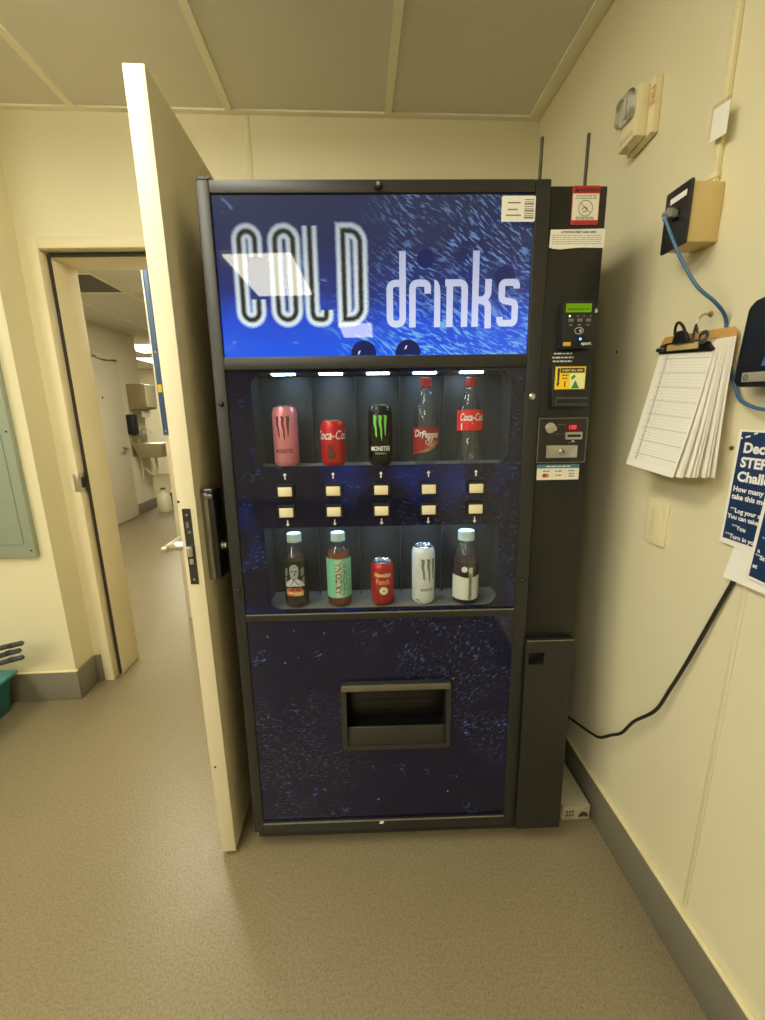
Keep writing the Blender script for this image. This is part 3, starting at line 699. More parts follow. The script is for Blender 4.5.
# antennas
for x, zt_ in ((.797, 2.004), (.9135, 2.012)):
    b = MB(); b.tube([(x, .10, 1.8462), (x+.0005, .10, 1.90), (x+.002, .10, zt_)], .0042, 10, 0); b.build('antenna', pbr('antenna_black', S(70,66,50), .5, .3, var=.1), vm)
# ------------------------------------------------------------------ the ten sample drinks
def wrapf(r, a0=0.):
    """lettering wrapped round an upright cylinder, facing the viewer"""
    return lambda x, z: (r*math.sin(x/r+a0), -r*math.cos(x/r+a0), z)
def band(r, z0, z1, a0, a1, n=28):
    m = MB(); A = [a0+(a1-a0)*i/n for i in range(n+1)]; zs = [z0+(z1-z0)*j/4 for j in range(5)]
    P = [[m.bm.verts.new((r*math.sin(a), -r*math.cos(a), z)) for a in A] for z in zs]
    for i in range(4):
        for j in range(n): m.bm.faces.new([P[i][j], P[i][j+1], P[i+1][j+1], P[i+1][j]])
    return m
def wstroke(m, pts, w, r):
    """thin painted stroke on a cylinder"""
    m.ribbon(pts, w, 0, mapf=lambda x, z, d: (r*math.sin(x/r), -r*math.cos(x/r), z)); return m
def wpoly(m, pts, r):
    """filled outline on a cylinder, cut in strips so that it follows the curve"""
    b = bmesh.new(); b.faces.new([b.verts.new((x, 0, z)) for x, z in pts])
    xs = sorted(p[0] for p in pts); k = int((xs[-1]-xs[0])/.004)
    for i in range(1, k+1):
        bmesh.ops.bisect_plane(b, geom=b.verts[:]+b.edges[:]+b.faces[:], plane_co=(xs[0]+i*.004, 0, 0), plane_no=(1,0,0))
    bmesh.ops.triangulate(b, faces=b.faces[:])
    for v in b.verts: x, z = v.co.x, v.co.z; v.co = (r*math.sin(x/r), -r*math.cos(x/r), z)
    return m._add(b)

def drink(name, label, cat, x, shelf, group):
    o = empty(name); o.matrix_world = MW @ Matrix.Translation((x, .052, shelf+.0006))
    return tag(o, label, cat, group)
UP, LO = 1.2035, .8025
GU, GL = 'sample drinks on the upper shelf', 'sample drinks on the lower shelf'
M_alu = pbr('can_aluminium', (.72,.72,.72,1), .25, 1., var=.05)
CR = .033
def can(root, h, mat, tall):
    s = [(0,.004),(.021,.003),(.0245,0),(.0265,.0015),(CR-.001,.009),(CR,.013)]
    top = h-.002
    s += [(CR, top-(.020 if tall else .017)), (CR-.0012, top-(.015 if tall else .0125)), (.0285, top-.005), (.0268, top-.0032)]
    MB().lathe(s, 40).build('can_body', mat, root)
    MB().lathe([(.0266, top-.0034), (.0276, top-.0022), (.0276, top-.0005), (.0262, top), (.0250, top-.0012), (.0238, top-.0055), (0, top-.0055)], 40).build('can_lid', M_alu, root)
    b = MB(); b.prism(rrect(-.0075, .0075, -.012, .011, .006, 5), top-.0048, top-.0036, 'XY'); b.build('pull_tab', M_alu, root)
def claws(root, z0, z1, mat, x0=0., k=1.):
    """three torn vertical strokes"""
    r = CR+.0005; b = MB(); H = z1-z0
    for cx, low, lean in ((-.0145, .16, .0015), (.000, 0., .001), (.0140, .20, -.0015)):
        cx = cx*k+x0; zb = z0+H*low
        L = [(cx-.0062*k, z1), (cx-.0038*k, z1-.1*H), (cx-.0044*k, z1-.3*H), (cx-.0016*k+lean, z1-.55*H), (cx-.0012*k+lean, z1-.75*H), (cx+.0016*k+lean*2, zb)]
        R = [(cx+.0024*k+lean*2, z1-.78*H if z1-.78*H > zb else zb+.01), (cx+.0030*k+lean, z1-.5*H), (cx+.0022*k, z1-.28*H), (cx+.0042*k, z1-.12*H), (cx+.0036*k, z1-.02*H)]
        wpoly(b, L+R, r)
    return b.build('claw_mark', mat, root, 0)
def wtext(root, name, s, size, z, mat, r, bold=.0002, sx=1., shear=0., x=0.):
    f = wrapf(r); return MB().text(s, size, lambda a, c: f(a+x, c+z), bold, 'CENTER', shear, sx).build(name, mat, root, 0)
def vtext(root, name, s, size, mat, r, x, z, bold=.0002, sx=1.):
    """lettering that runs up the side"""
    f = wrapf(r); return MB().text(s, size, lambda a, c: f(x-c, z+a), bold, 'LEFT', 0, sx).build(name, mat, root, 0)

# upper row
d = drink('tall_energy_can', 'tall pink can with dark claw marks at the end of the upper shelf', 'drink can', .1305, UP, GU)
can(d, .160, pbr('pink_can', S(222,134,146), .3, .35, var=.05), 1)
claws(d, .066, .132, pbr('dark_rose_ink', S(92,40,52), .4)); wtext(d, 'can_lettering', 'MONSTER', .0150, .037, pbr('dark_rose_ink', (1,1,1,1)), CR+.0005, sx=.72)
b = MB(); wstroke(b, [(-.026, .0275), (.026, .0275)], .0012, CR+.0005); wstroke(b, [(-.018, .0225), (.018, .0225)], .0010, CR+.0005); b.build('can_lettering', pbr('dark_rose_ink', (1,1,1,1)), d, 0)

d = drink('soda_can', 'short red cola can with white script standing on the upper shelf', 'drink can', .2565, UP, GU)
M_cola = pbr('cola_red', S(196,22,30), .3, .25, var=.05)
can(d, .1225, M_cola, 0)
wtext(d, 'can_lettering', 'Coca-Cola', .0330, .0705, M_white_ink, CR+.0005, .0004, .72, .32)
b = MB(); wstroke(b, [(-.026, .0655), (-.003, .0645)], .0013, CR+.0005); wstroke(b, [(.002, .0645), (.024, .0655)], .0013, CR+.0005); wstroke(b, [(-.027, .0105+.004), (.027, .0105+.004)], .0012, CR+.0005)
b.build('can_lettering', pbr('cola_gold', S(214,150,110), .4), d, 0)
b = MB(); wpoly(b, [(-.014,.020),(-.004,.018),(.006,.020),(.010,.034),(.002,.044),(.001,.054),(-.008,.058),(-.013,.050),(-.011,.040),(-.018,.034)], CR+.0004)
lab(b.build('can_print', pbr('dark_can_print', S(96,34,28), .5, var=.4, nscale=90), d, 0), 'dark brown picture patch')

d = drink('tall_energy_can', 'tall black can with bright green claw marks', 'drink can', .3835, UP, GU)
can(d, .160, pbr('black_can', S(16,17,18), .22, .4, var=.1), 1)
claws(d, .063, .131, pbr('acid_green_ink', S(120,205,84), .4, emit=S(120,205,84), estr=.06))
wtext(d, 'can_lettering', 'MONSTER', .0165, .039, M_white_ink, CR+.0005, .0005, .74)
wtext(d, 'can_lettering', 'E N E R G Y', .0058, .030, M_white_ink, CR+.0005, .0001, 1.)

M_pet = pane_mat('clear_bottle_plastic', (.90,.92,.93,1), 1.6, .04)
M_cap_red = pbr('red_cap', S(196,40,52), .4, var=.04)
def knurled(r, z0, z1, n=36):
    m = MB(); pts = [((r-.0006*(i % 2))*math.cos(2*PI*i/(2*n)), (r-.0006*(i % 2))*math.sin(2*PI*i/(2*n))) for i in range(2*n)]
    m.prism(pts, z0, z1-.0015, 'XY'); m.lathe([(r-.0004, z1-.0016), (r-.0012, z1-.0004), (r-.003, z1), (0, z1)], 36); return m
def soda_bottle(root, h, label_z, r_label):
    R = .0345
    pr = [(0,.004),(.014,.003),(.024,0),(.030,.003),(R,.016),(R,.05),(R-.0035,.066),(R-.004,.080),(R-.0015,.100),(R-.001,.112),(R-.004,.130),(.027,.150),(.0195,.172),(.0140,.190),(.0125,.199),(.0125,h-.006)]
    MB().lathe(pr, 40).build('bottle_body', M_pet, root)
    # moulded petal ribs near the foot
    b = MB()
    for k in range(10):
        a = 2*PI*k/10; f = lambda q, z: ((q)*math.cos(a), (q)*math.sin(a), z)
        b.tube([f(.0300,.006), f(R+.0002,.020), f(R+.0002,.036), f(R-.001,.048)], .0012, 6, 3)
    b.build('bottle_rib', M_pet, root)
    b = knurled(.0148, h-.0175, h); b.lathe([(.0150,h-.0215),(.0150,h-.0185)], 30); b.lathe([(.0128,h-.024),(.0165,h-.0235),(.0165,h-.0225),(.0128,h-.022)], 30)
    b.build('bottle_cap', M_cap_red, root)
d = drink('soda_bottle', 'clear bottle with red cap and slanted dark red label low on it', 'drink bottle', .5065, UP, GU)
soda_bottle(d, .2245, 0, 0)
M_pep = pbr('maroon_label', S(150,28,34), .45, var=.08)
b = band(.0349, .040, .098, -1.45, 1.45)
for v in b.bm.verts:
    a = math.atan2(v.co.x, -v.co.y)
    if v.co.z < .05: v.co.z += .016*math.sin(a)
b.build('bottle_label', M_pep, d, 0)
b = MB(); wpoly(b, [(-.030,.0315),(-.008,.040),(.014,.055),(.034,.066),(.034,.056),(.020,.044),(.000,.034)], .0352); lab(b.build('label_stripe', pbr('tan_stripe', S(176,120,86), .5), d, 0), 'tan slanting stripe')
wtext(d, 'label_lettering', 'Dr', .025, .074, M_white_ink, .0354, .0005, .9, .25, -.027)
wtext(d, 'label_lettering', 'Pepper', .0265, .0705, M_white_ink, .0354, .0006, .68, .25, .010)
wtext(d, 'label_lettering', '23', .012, .0555, M_white_ink, .0354, .0002, 1., 0, .007)
b = MB(); wstroke(b, [(.007+.0115*math.cos(a*PI/10), .0595+.0085*math.sin(a*PI/10)) for a in range(21)], .0013, .0354); wstroke(b, [(-.006,.0475),(.016,.0475)], .001, .0354); b.build('label_lettering', M_white_ink, d, 0)

d = drink('soda_bottle', 'clear bottle with red cap and bright red label round its waist', 'drink bottle', .6245, UP, GU)
soda_bottle(d, .2245, 0, 0)
band(.0349, .088, .141, -1.5, 1.5).build('bottle_label', pbr('bright_cola_red', S(224,24,26), .42, var=.04), d, 0)
for v in d.children[-1].data.vertices:      # the label tapers in with the shoulder
    if v.co.z > .120: k = 1-.08*(v.co.z-.120)/.021; v.co.x *= k; v.co.y *= k
wtext(d, 'label_lettering', 'Coca-Cola', .0270, .1135, M_white_ink, .0355, .0006, .62, .3)
b = MB(); wstroke(b, [(-.024,.108),(.000,.1065),(.024,.108)], .0014, .0354); wstroke(b, [(-.016,.0985),(.020,.0985)], .0012, .0354); wpoly(b, [(-.032,.090),(-.028,.090),(-.028,.106),(-.032,.106)], .0354); b.build('label_lettering', M_white_ink, d, 0)

# lower row
M_cap_w = pbr('white_cap', S(208,232,232), .4, var=.03)
def tea_bottle(root, h, liq, fill, r=.0345):
    pr = [(0,.003),(.022,.001),(.027,0),(r-.002,.004),(r,.010),(r,.030),(r-.001,.033),(r,.036),(r,h-.085),(r-.002,h-.070),(r-.007,h-.052),(r-.014,h-.038),(.0185,h-.030),(.0175,h-.016)]
    MB().lathe(pr, 40).build('bottle_body', M_pet, root)
    rl = r-.0012; top = fill
    lp = [(0,.0035),(.026,.0030),(rl-.001,.007),(rl,.012)]+[(q-.0012, z) for q, z in pr[6:] if .03 < z < top]
    lp += [(lp[-1][0] if top < h-.085 else max(.012, lp[-1][0]-.001), top), (0, top)]
    MB().lathe(lp, 40).build('drink_liquid', liq, root)
    b = knurled(.0200, h-.0205, h, 40); b.lathe([(.0180,h-.024),(.0202,h-.0235),(.0202,h-.0215)], 30); b.build('bottle_cap', M_cap_w, root)
M_tea = pbr('brown_tea', S(120,66,42), .12, var=.1)
M_teadk = pbr('dark_tea', S(62,40,36), .12, var=.1)
d = drink('tea_bottle', 'white-capped bottle with grey portrait label and orange band', 'drink bottle', .1365, LO, GL)
tea_bottle(d, .2135, M_teadk, .150)
band(.0349, .030, .138, -1.5, 1.5).build('bottle_label', pbr('black_label', S(22,22,24), .45, var=.2), d, 0)
r = .0352
b = MB()
for x, z, w_, hh in ((-.024,.108,.009,.026), (.024,.108,.009,.026), (-.026,.083,.007,.022), (.026,.083,.008,.022)): wpoly(b, [(x-w_*.6,z-hh/2),(x+w_*.5,z-hh/2+.004),(x+w_*.6,z+hh/2),(x-w_*.4,z+hh/2-.003)], r)
b.build('label_leaf_print', pbr('mid_grey_print', S(128,132,132), .5, var=.45, nscale=150), d, 0)
b = MB(); wpoly(b, [(-.030,.066),(-.012,.066),(-.004,.068),(.004,.068),(.012,.066),(.031,.066),(.026,.078),(.014,.086),(.007,.092),(-.007,.092),(-.014,.086),(-.024,.078)], r); b.build('label_shirt_print', pbr('pale_grey_print', S(200,204,204), .5, var=.1), d, 0)
b = MB(); wpoly(b, [(-.0065,.086),(.0065,.086),(.0115,.098),(.0135,.112),(.012,.124),(.006,.131),(-.004,.131),(-.011,.124),(-.0125,.112),(-.0105,.098)], r+.0002); b.build('label_face_print', pbr('face_grey_print', S(158,160,160), .5, var=.35, nscale=160), d, 0)
b = MB(); wpoly(b, [(-.009,.110),(-.002,.110),(-.002,.113),(-.009,.1135)], r+.0005); wpoly(b, [(.002,.110),(.009,.110),(.009,.1135),(.002,.113)], r+.0005); wpoly(b, [(-.001,.100),(.004,.101),(.002,.108),(.0005,.108)], r+.0005); wstroke(b, [(-.005,.0965),(.006,.0965)], .0014, r+.0005)
wstroke(b, [(-.014,.068),(-.003,.082),(-.001,.090)], .0018, r+.0005); wstroke(b, [(.014,.068),(.003,.082),(.001,.090)], .0018, r+.0005); b.build('label_line_print', M_ink, d, 0)
b = MB(); wpoly(b, [(-.026,.040),(.024,.038),(.027,.052),(.018,.062),(-.020,.062),(-.027,.055)], r)
lab(b.build('label_band_print', pbr('orange_print', S(214,104,52), .5, var=.3, nscale=60), d, 0), 'orange lower band')
b = MB(); wpoly(b, [(-.004,.0400),(.024,.0385),(.026,.046),(.010,.050)], r+.0003); lab(b.build('label_band_print', pbr('yellow_print', S(206,196,66), .5), d, 0), 'yellow corner of the band')
wtext(d, 'label_lettering', 'ICED TEA', .0085, .0545, M_ink, r+.0006, .0004, .9); wtext(d, 'label_lettering', 'HALF & HALF', .0075, .0455, pbr('cream_print', S(238,218,170), .5), r+.0006, .0004, .9)

d = drink('tea_bottle', 'white-capped bottle with pale green label and brown tea at the neck', 'drink bottle', .2590, LO, GL)
tea_bottle(d, .2135, M_tea, .160)
band(.0349, .030, .144, -1.5, 1.5).build('bottle_label', pbr('mint_label', S(126,196,156), .45, var=.03), d, 0)
b = MB(); wpoly(b, [(-.007,.032),(.011,.032),(.011,.142),(-.007,.142)], r); b.build('label_panel', pbr('pale_mint_label', S(186,208,176), .45, var=.15, nscale=80), d, 0)
vtext(d, 'label_lettering', 'ARIZONA', .0240, pbr('plum_print', S(120,34,52), .5), r+.0004, .0095, .040, .0006, .88)
b = MB()
for pts in ([(.016,.040),(.019,.062),(.015,.080),(.019,.100),(.017,.126)], [(.018,.066),(.026,.078),(.024,.094),(.029,.108)], [(.017,.098),(.024,.110),(.023,.128)], [(.016,.054),(.027,.058)], [(.0285,.05),(.030,.07)]): wstroke(b, pts, .0014, r+.0004)
b.build('label_branch_print', pbr('dark_green_print', S(40,72,56), .5), d, 0)
b = MB(); rd = random.Random(3)
for k in range(26):
    x, z = rd.uniform(.013,.033), rd.uniform(.045,.138); q = rd.uniform(.0010,.0019); wpoly(b, [(x-q,z-q),(x+q,z-q),(x+q,z+q),(x-q,z+q)], r+.0005)
b.build('label_blossom_print', pbr('blossom_print', S(214,170,168), .5), d, 0)

d = drink('soda_can', 'short red can with cream lettering standing on the lower shelf', 'drink can', .3830, LO, GL)
can(d, .1300, pbr('fruit_red', S(180,34,40), .3, .25, var=.05), 0)
wtext(d, 'can_lettering', 'Hawaiian', .0190, .0880, pbr('cream_print', (1,1,1,1)), CR+.0005, .0004, .72, .1)
wtext(d, 'can_lettering', 'Punch', .0230, .0665, pbr('peach_print', S(232,158,104), .5), CR+.0005, .0006, .72)
b = MB(); wpoly(b, [(-.013,.030),(.016,.030),(.020,.064),(-.018,.064)], CR+.0003); b.build('can_print', pbr('brown_print', S(120,62,36), .5, var=.3, nscale=70), d, 0)
b = MB(); wpoly(b, [(.003+.0125*math.cos(a*PI/10), .0475+.0115*math.sin(a*PI/10)) for a in range(20)], CR+.0006); b.build('can_print', pbr('cream_print', (1,1,1,1)), d, 0)
b = MB(); wpoly(b, [(.003+.0025*math.cos(a*PI/5), .0465+.003*math.sin(a*PI/5)) for a in range(10)], CR+.0009); b.build('can_print', pbr('brown_print', (1,1,1,1)), d, 0)
b = MB(); wstroke(b, [(-.020,.0245),(.022,.0245)], .0022, CR+.0005); wstroke(b, [(-.018,.0180),(.020,.0180)], .0016, CR+.0005); b.build('can_lettering', pbr('pink_print', S(222,120,110), .5), d, 0)

d = drink('tall_energy_can', 'tall white can with grey claw marks', 'drink can', .5015, LO, GL)
can(d, .1725, pbr('white_can', S(222,224,224), .3, .15, var=.04), 1)
M_sil = pbr('silver_ink', S(122,122,120), .4, .2, var=.1)
claws(d, .062, .138, M_sil, x0=.012, k=1.15)
b = MB()
for pts in ([(-.022,.120),(-.026,.106),(-.020,.096),(-.025,.082)], [(-.016,.128),(-.013,.112),(-.018,.098),(-.014,.076)], [(-.028,.075),(-.022,.062),(-.026,.050)], [(-.008,.070),(-.012,.058)]): wstroke(b, pts, .0009, CR+.0005)
b.build('can_scroll_print', pbr('pale_silver_ink', S(176,176,172), .4), d, 0)
wtext(d, 'can_lettering', 'MONSTER', .0105, .0435, M_sil, CR+.0005, .0004, .72, 0, .006)
b = MB(); wstroke(b, [(-.010,.0330),(.016,.0330)], .0012, CR+.0005); wstroke(b, [(-.014,.0225),(.026,.0225)], .0016, CR+.0005); wstroke(b, [(-.026,.0165),(-.014,.0150)], .003, CR+.0005); b.build('can_lettering', M_sil, d, 0)

d = drink('water_bottle', 'white-capped clear bottle with a white label and vertical dark lettering', 'drink bottle', .6235, LO, GL)
def vw(root, h):
    R = .0385
    pr = [(0,.003),(.022,.001),(.028,0),(R-.003,.004),(R-.001,.012),(R-.001,.088),(R,.100),(R,.125),(R-.003,.145),(R-.010,.164),(.0235,.176),(.0205,.183),(.0195,h-.014)]
    MB().lathe(pr, 40).build('bottle_body', M_pet, root)
    rl = R-.0016
    MB().lathe([(0,.0035),(.027,.003),(rl-.003,.007),(rl,.013),(rl,.088),(rl+.001,.100),(rl+.001,.126),(0,.126)], 40).build('drink_liquid', pbr('dark_pink_water', S(70,46,50), .12, var=.1), root)
    b = knurled(.0235, h-.0265, h, 44); b.build('bottle_cap', M_cap_w, root)
vw(d, .2115); r = .0381
b = band(r, .016, .086, -1.45, 1.45)
for v in b.bm.verts:
    a = math.atan2(v.co.x, -v.co.y)
    if v.co.z > .08: v.co.z += .004*math.cos(2*a)*-1
b.build('bottle_label', pbr('white_label', S(222,220,210), .45, var=.03), d, 0)
band(r+.0003, .086, .0895, -1.4, 1.4).build('label_rim', M_ink, d, 0)
b = band(r+.0002, .0905, .1165, -.62, .5); b.build('label_top_band', pbr('smoky_band', S(38,32,34), .35), d, 0)
b = MB(); wpoly(b, [(-.011+.0085*math.cos(a*PI/10), .1065+.0085*math.sin(a*PI/10)) for a in range(20)], r+.0008); b.build('label_disc', M_white_ink, d, 0)
b = MB(); wpoly(b, [(.001,.016),(.0125,.016),(.0125,.112),(.001,.112)], r+.0004); b.build('label_panel', pbr('cream_label', S(204,200,182), .45), d, 0)
vtext(d, 'label_lettering', 'vitaminwater', .0168, M_ink, r+.0009, .0095, .0175, .0003, .90)
# ------------------------------------------------------------------ the open door
dr = empty('door_1', (-.112, .90, 0)); struct(dr)
DM = Matrix.Translation((.112, -.90, 0))
def dpart(b, name, mat, smooth=40, par=None): return b.build(name, mat, par or dr, smooth, M=DM)
b = MB(); b.box(-.134, -.089, -.032, .868, .016, 2.040, .0015); dpart(b, 'door_leaf', M_leaf)
M_lockgrey = pbr('lock_grey', S(66,66,64), .35, .5, var=.1)
b = MB(); b.prism(rrect(-.1245, -.1035, .906, 1.110, .002, 3), -.0335, -.0318); lp = dpart(b, 'lock_faceplate', M_lockgrey)
b = MB(); b.prism([(-.1215, .985), (-.1075, .985), (-.1075, 1.012), (-.1215, 1.012)], -.0445, -.0336, bevel=.002); b.box(-.120, -.110, -.0348, -.0336, .962, .976, .001)
b.lathe([(0,0),(.0032,0),(.0032,.001),(0,.0012)], 12, (-.114, -.0336, 1.094), axis='Y'); b.lathe([(0,0),(.0032,0),(.0032,.001),(0,.0012)], 12, (-.114, -.0336, .920), axis='Y')
lab(dpart(b, 'latch_bolt', M_chrome, 40, lp), 'metal latch and screws')
b = MB(); b.box(-.118, -.112, -.0346, -.0336, 1.06, 1.075); b.box(-.116, -.108, -.0346, -.0336, 1.045, 1.052); lab(dpart(b, 'stamped_mark', M_grey_ink, 0, lp), 'pale stamped marks')
# keypad lock housing on the machine side
b = MB(); b.box(-.0888, -.056, .004, .070, .902, 1.147, .004); kl = dpart(b, 'keypad_lock', M_blackp)
b = MB(); b.box(-.0880, -.0700, .0005, .0045, .904, 1.143, .0015); b.box(-.0872, -.0565, -.0015, .012, 1.1465, 1.1535, .002); b.box(-.0872, -.0565, -.0030, .0035, 1.128, 1.139, .002)
lab(dpart(b, 'lock_trim', pbr('dark_chrome', (.30,.30,.29,1), .25, 1., var=.2, nscale=60), 40, kl), 'bright metal edge of the lock')
b = MB(); b.lathe([(0,0),(.014,0),(.014,.006),(.010,.008),(.010,.012),(0,.012)], 24, (-.056, .036, .990), axis='X'); 
b.tube([(-.046, .040, .990), (-.036, .060, .990), (-.0345, .078, .990)], .0092, 14, 0); dpart(b, 'lever_handle', M_chrome, 40)
# lever on the far side
b = MB(); b.lathe([(0,0),(.032,0),(.032,.006),(.026,.010),(0,.010)], 28, (-.1342, .035, .965), axis='X', M=Matrix.Translation((-.2684,0,1.93)) @ Matrix.Rotation(PI, 4, 'Y'))
b.lathe([(0,0),(.012,0),(.012,.045),(0,.045)], 20, (-.134, .035, .992), axis='X', M=Matrix.Translation((-.268,0,1.984)) @ Matrix.Rotation(PI, 4, 'Y'))
b.tube([(-.172, .034, .992), (-.184, .030, .992), (-.195, .012, .992), (-.197, .0, .992)], .0105, 12, 4); b.box(-.204, -.186, -.008, .110, .983, 1.001, .005)
lab(dpart(b, 'lever_handle', M_chrome), 'metal lever on the side away from the machine')
for z in (.25, 1.03, 1.80):
    b = MB(); b.cyl(.007, z-.055, z+.055, (-.083, .872, 0)); b.box(-.089, -.0865, .80, .868, z-.05, z+.05); dpart(b, 'door_hinge', M_chrome)
b = MB(); b.lathe([(0,0),(.0035,0),(.003,.001),(0,.0012)], 12, (-.121, -.032, .33), axis='Y'); b.lathe([(0,0),(.0035,0),(.003,.001),(0,.0012)], 12, (-.131, -.032, 1.128), axis='Y'); dpart(b, 'edge_screw', M_lockgrey)

# ------------------------------------------------------------------ things on the right wall
def wall_thing(name, label, cat, y, z, group=None):
    return tag(empty(name, (XR, y, z)), label, cat, group)
def wp(o, b, name, mat, par=None, smooth=40):
    return b.build(name, mat, par or o, smooth, M=Matrix.Translation(-o.location))
RX = lambda y0, z0, x: (lambda a, c: (x, y0-a, z0+c))          # lettering that faces into the room from the right wall

# fire alarm strobe
t = wall_thing('alarm_strobe', 'cream fire alarm strobe with clear lens high on the wall', 'alarm', .14, 2.06)
b = MB(); b.prism([(.073, 2.003), (.163, 1.993), (.169, 1.999), (.169, 2.117), (.163, 2.123), (.073, 2.123)], 1.0640, XR-.0005, 'YZ', bevel=.003); wp(t, b, 'base_plate', M_cream)
b = MB(); b.prism([(.090, 2.005), (.160, 1.998), (.160, 2.112), (.090, 2.116)], 1.0330, 1.0637, 'YZ', bevel=.004); wp(t, b, 'strobe_housing', M_cream)
b = MB(); b.prism(rrect(.096, .158, 2.052, 2.110, .012, 6), 1.0290, 1.0328, 'YZ', bevel=.001); rf = wp(t, b, 'reflector', pbr('reflector_silver', (.80,.79,.73,1), .45, 0., var=.25, nscale=60))
b = MB(); b.prism(rrect(.093, .160, 2.049, 2.1125, .016, 6), 1.014, 1.0329, 'YZ', bevel=.009); wp(t, b, 'strobe_lens', pane_mat('strobe_lens_clear', (.90,.90,.87,1), 2.2, .08))
b = MB(); b.cyl(.0030, 2.060, 2.104, (1.0235, .127, 0), 12); wp(t, b, 'flash_tube', pbr('flash_tube', (.8,.8,.76,1), .15), rf)
b = MB(); b.text('FIRE', .022, lambda a, c: (1.0636, .087-c, 2.103-a), .0003, 'LEFT', 0, 1.1); wp(t, b, 'strobe_lettering', pbr('faded_red_ink', S(190,110,50), .5), None, 0)
b = MB()
for z in (2.012, 2.016, 2.020): b.box(1.0324, 1.0329, .098, .152, z, z+.0018)
wp(t, b, 'sounder_slot', pbr('slot_shadow_cream', (.55,.48,.28,1), .6), None, 0)

# surface conduit, blank tag, data box
t = wall_thing('cable_conduit', 'narrow cream conduit running from the ceiling to the data box', 'conduit', -.138, 1.79)
b = MB(); b.box(XR-.011, XR-.0005, -.146, -.131, 1.7885, 2.470, .002); wp(t, b, 'conduit_channel', M_cream)
b = MB(); b.box(XR-.013, XR-.0003, -.149, -.128, 1.80, 1.812, .0015); b.box(XR-.013, XR-.0003, -.149, -.128, 2.30, 2.312, .0015); wp(t, b, 'conduit_clip', M_cream)
t = wall_thing('wall_tag', 'small white card tag hanging over the conduit', 'tag', -.133, 1.90)
b = MB(); b.prism([(-.132, 1.867), (-.173, 1.861), (-.173, 1.918), (-.132, 1.924)], XR-.0235, XR-.0228, 'YZ'); wp(t, b, 'card', M_white, None, 0)
b = MB(); b.prism([(-.124, 1.876), (-.170, 1.870), (-.170, 1.929), (-.124, 1.934)], XR-.0200, XR-.0194, 'YZ'); wp(t, b, 'plastic_sleeve', pane_mat('clear_sleeve', (.94,.93,.88,1), 1.2, .1), None, 0)
b = MB(); b.box(XR-.0193, XR-.0115, -.146, -.134, 1.918, 1.927, .001); wp(t, b, 'sticky_pad', M_white)
t = wall_thing('data_outlet_box', 'tan box with black cover plate and a blue cable plugged in', 'outlet box', -.13, 1.73)
bx = MB(); bx.box(1.0145, XR-.0005, -.163, -.098, 1.675, 1.786, .003); wp(t, bx, 'box_body', M_tan)
b = MB(); b.prism(rrect(-.167, -.094, 1.671, 1.790, .004, 4), 1.0085, 1.0143, 'YZ', bevel=.0015); fp = wp(t, b, 'cover_plate', pbr('cover_black', S(30,31,32), .32, var=.12))
b = MB(); b.box(1.0076, 1.0084, -.156, -.110, 1.763, 1.774); lab(wp(t, b, 'label_strip', M_white, fp, 0), 'white label strip')
b = MB(); b.box(1.0060, 1.0084, -.142, -.124, 1.727, 1.747, .0006); wp(t, b, 'data_socket', M_blackp, fp)
t = tag(empty('network_cable', (1.0, -.13, 1.735)), 'blue network cable hanging from the tan box down behind the clipboard', 'cable')
pts = [(.9790, -.1350, 1.7345), (.9755, -.1405, 1.7310), (.9790, -.1500, 1.7100), (.990, -.1820, 1.6428), (1.010, -.2140, 1.5781), (1.042, -.2280, 1.5440), (1.0660, -.2260, 1.5240), (1.0787, -.2220, 1.5040), (1.0787, -.2240, 1.4700), (1.0787, -.245, 1.42), (1.0745, -.2720, 1.3785), (1.064, -.2960, 1.3550), (1.060, -.3250, 1.3410), (1.058, -.3600, 1.3330), (1.056, -.430, 1.333), (1.055, -.480, 1.345), (1.055, -.498, 1.366)]
b = MB(); b.tube(pts, .0034, 10, 6); wp(t, b, 'cable_jacket', pbr('blue_cable', S(62,104,142), .4, var=.06))
b = MB(); b.box(.982, 1.0058, -.142, -.125, 1.729, 1.744, .002); b.box(.986, 1.003, -.137, -.130, 1.7445, 1.7490, .001); wp(t, b, 'cable_plug', pbr('clear_plug', (.50,.48,.42,1), .15, var=.4, nscale=300, trans=.5))
b = MB(); b.tube([(.9838, -.1335, 1.7365), (.9775, -.1375, 1.7340), (.9765, -.1435, 1.7230)], .0042, 10, 4); wp(t, b, 'strain_relief', pbr('grey_boot', S(160,160,150), .4))

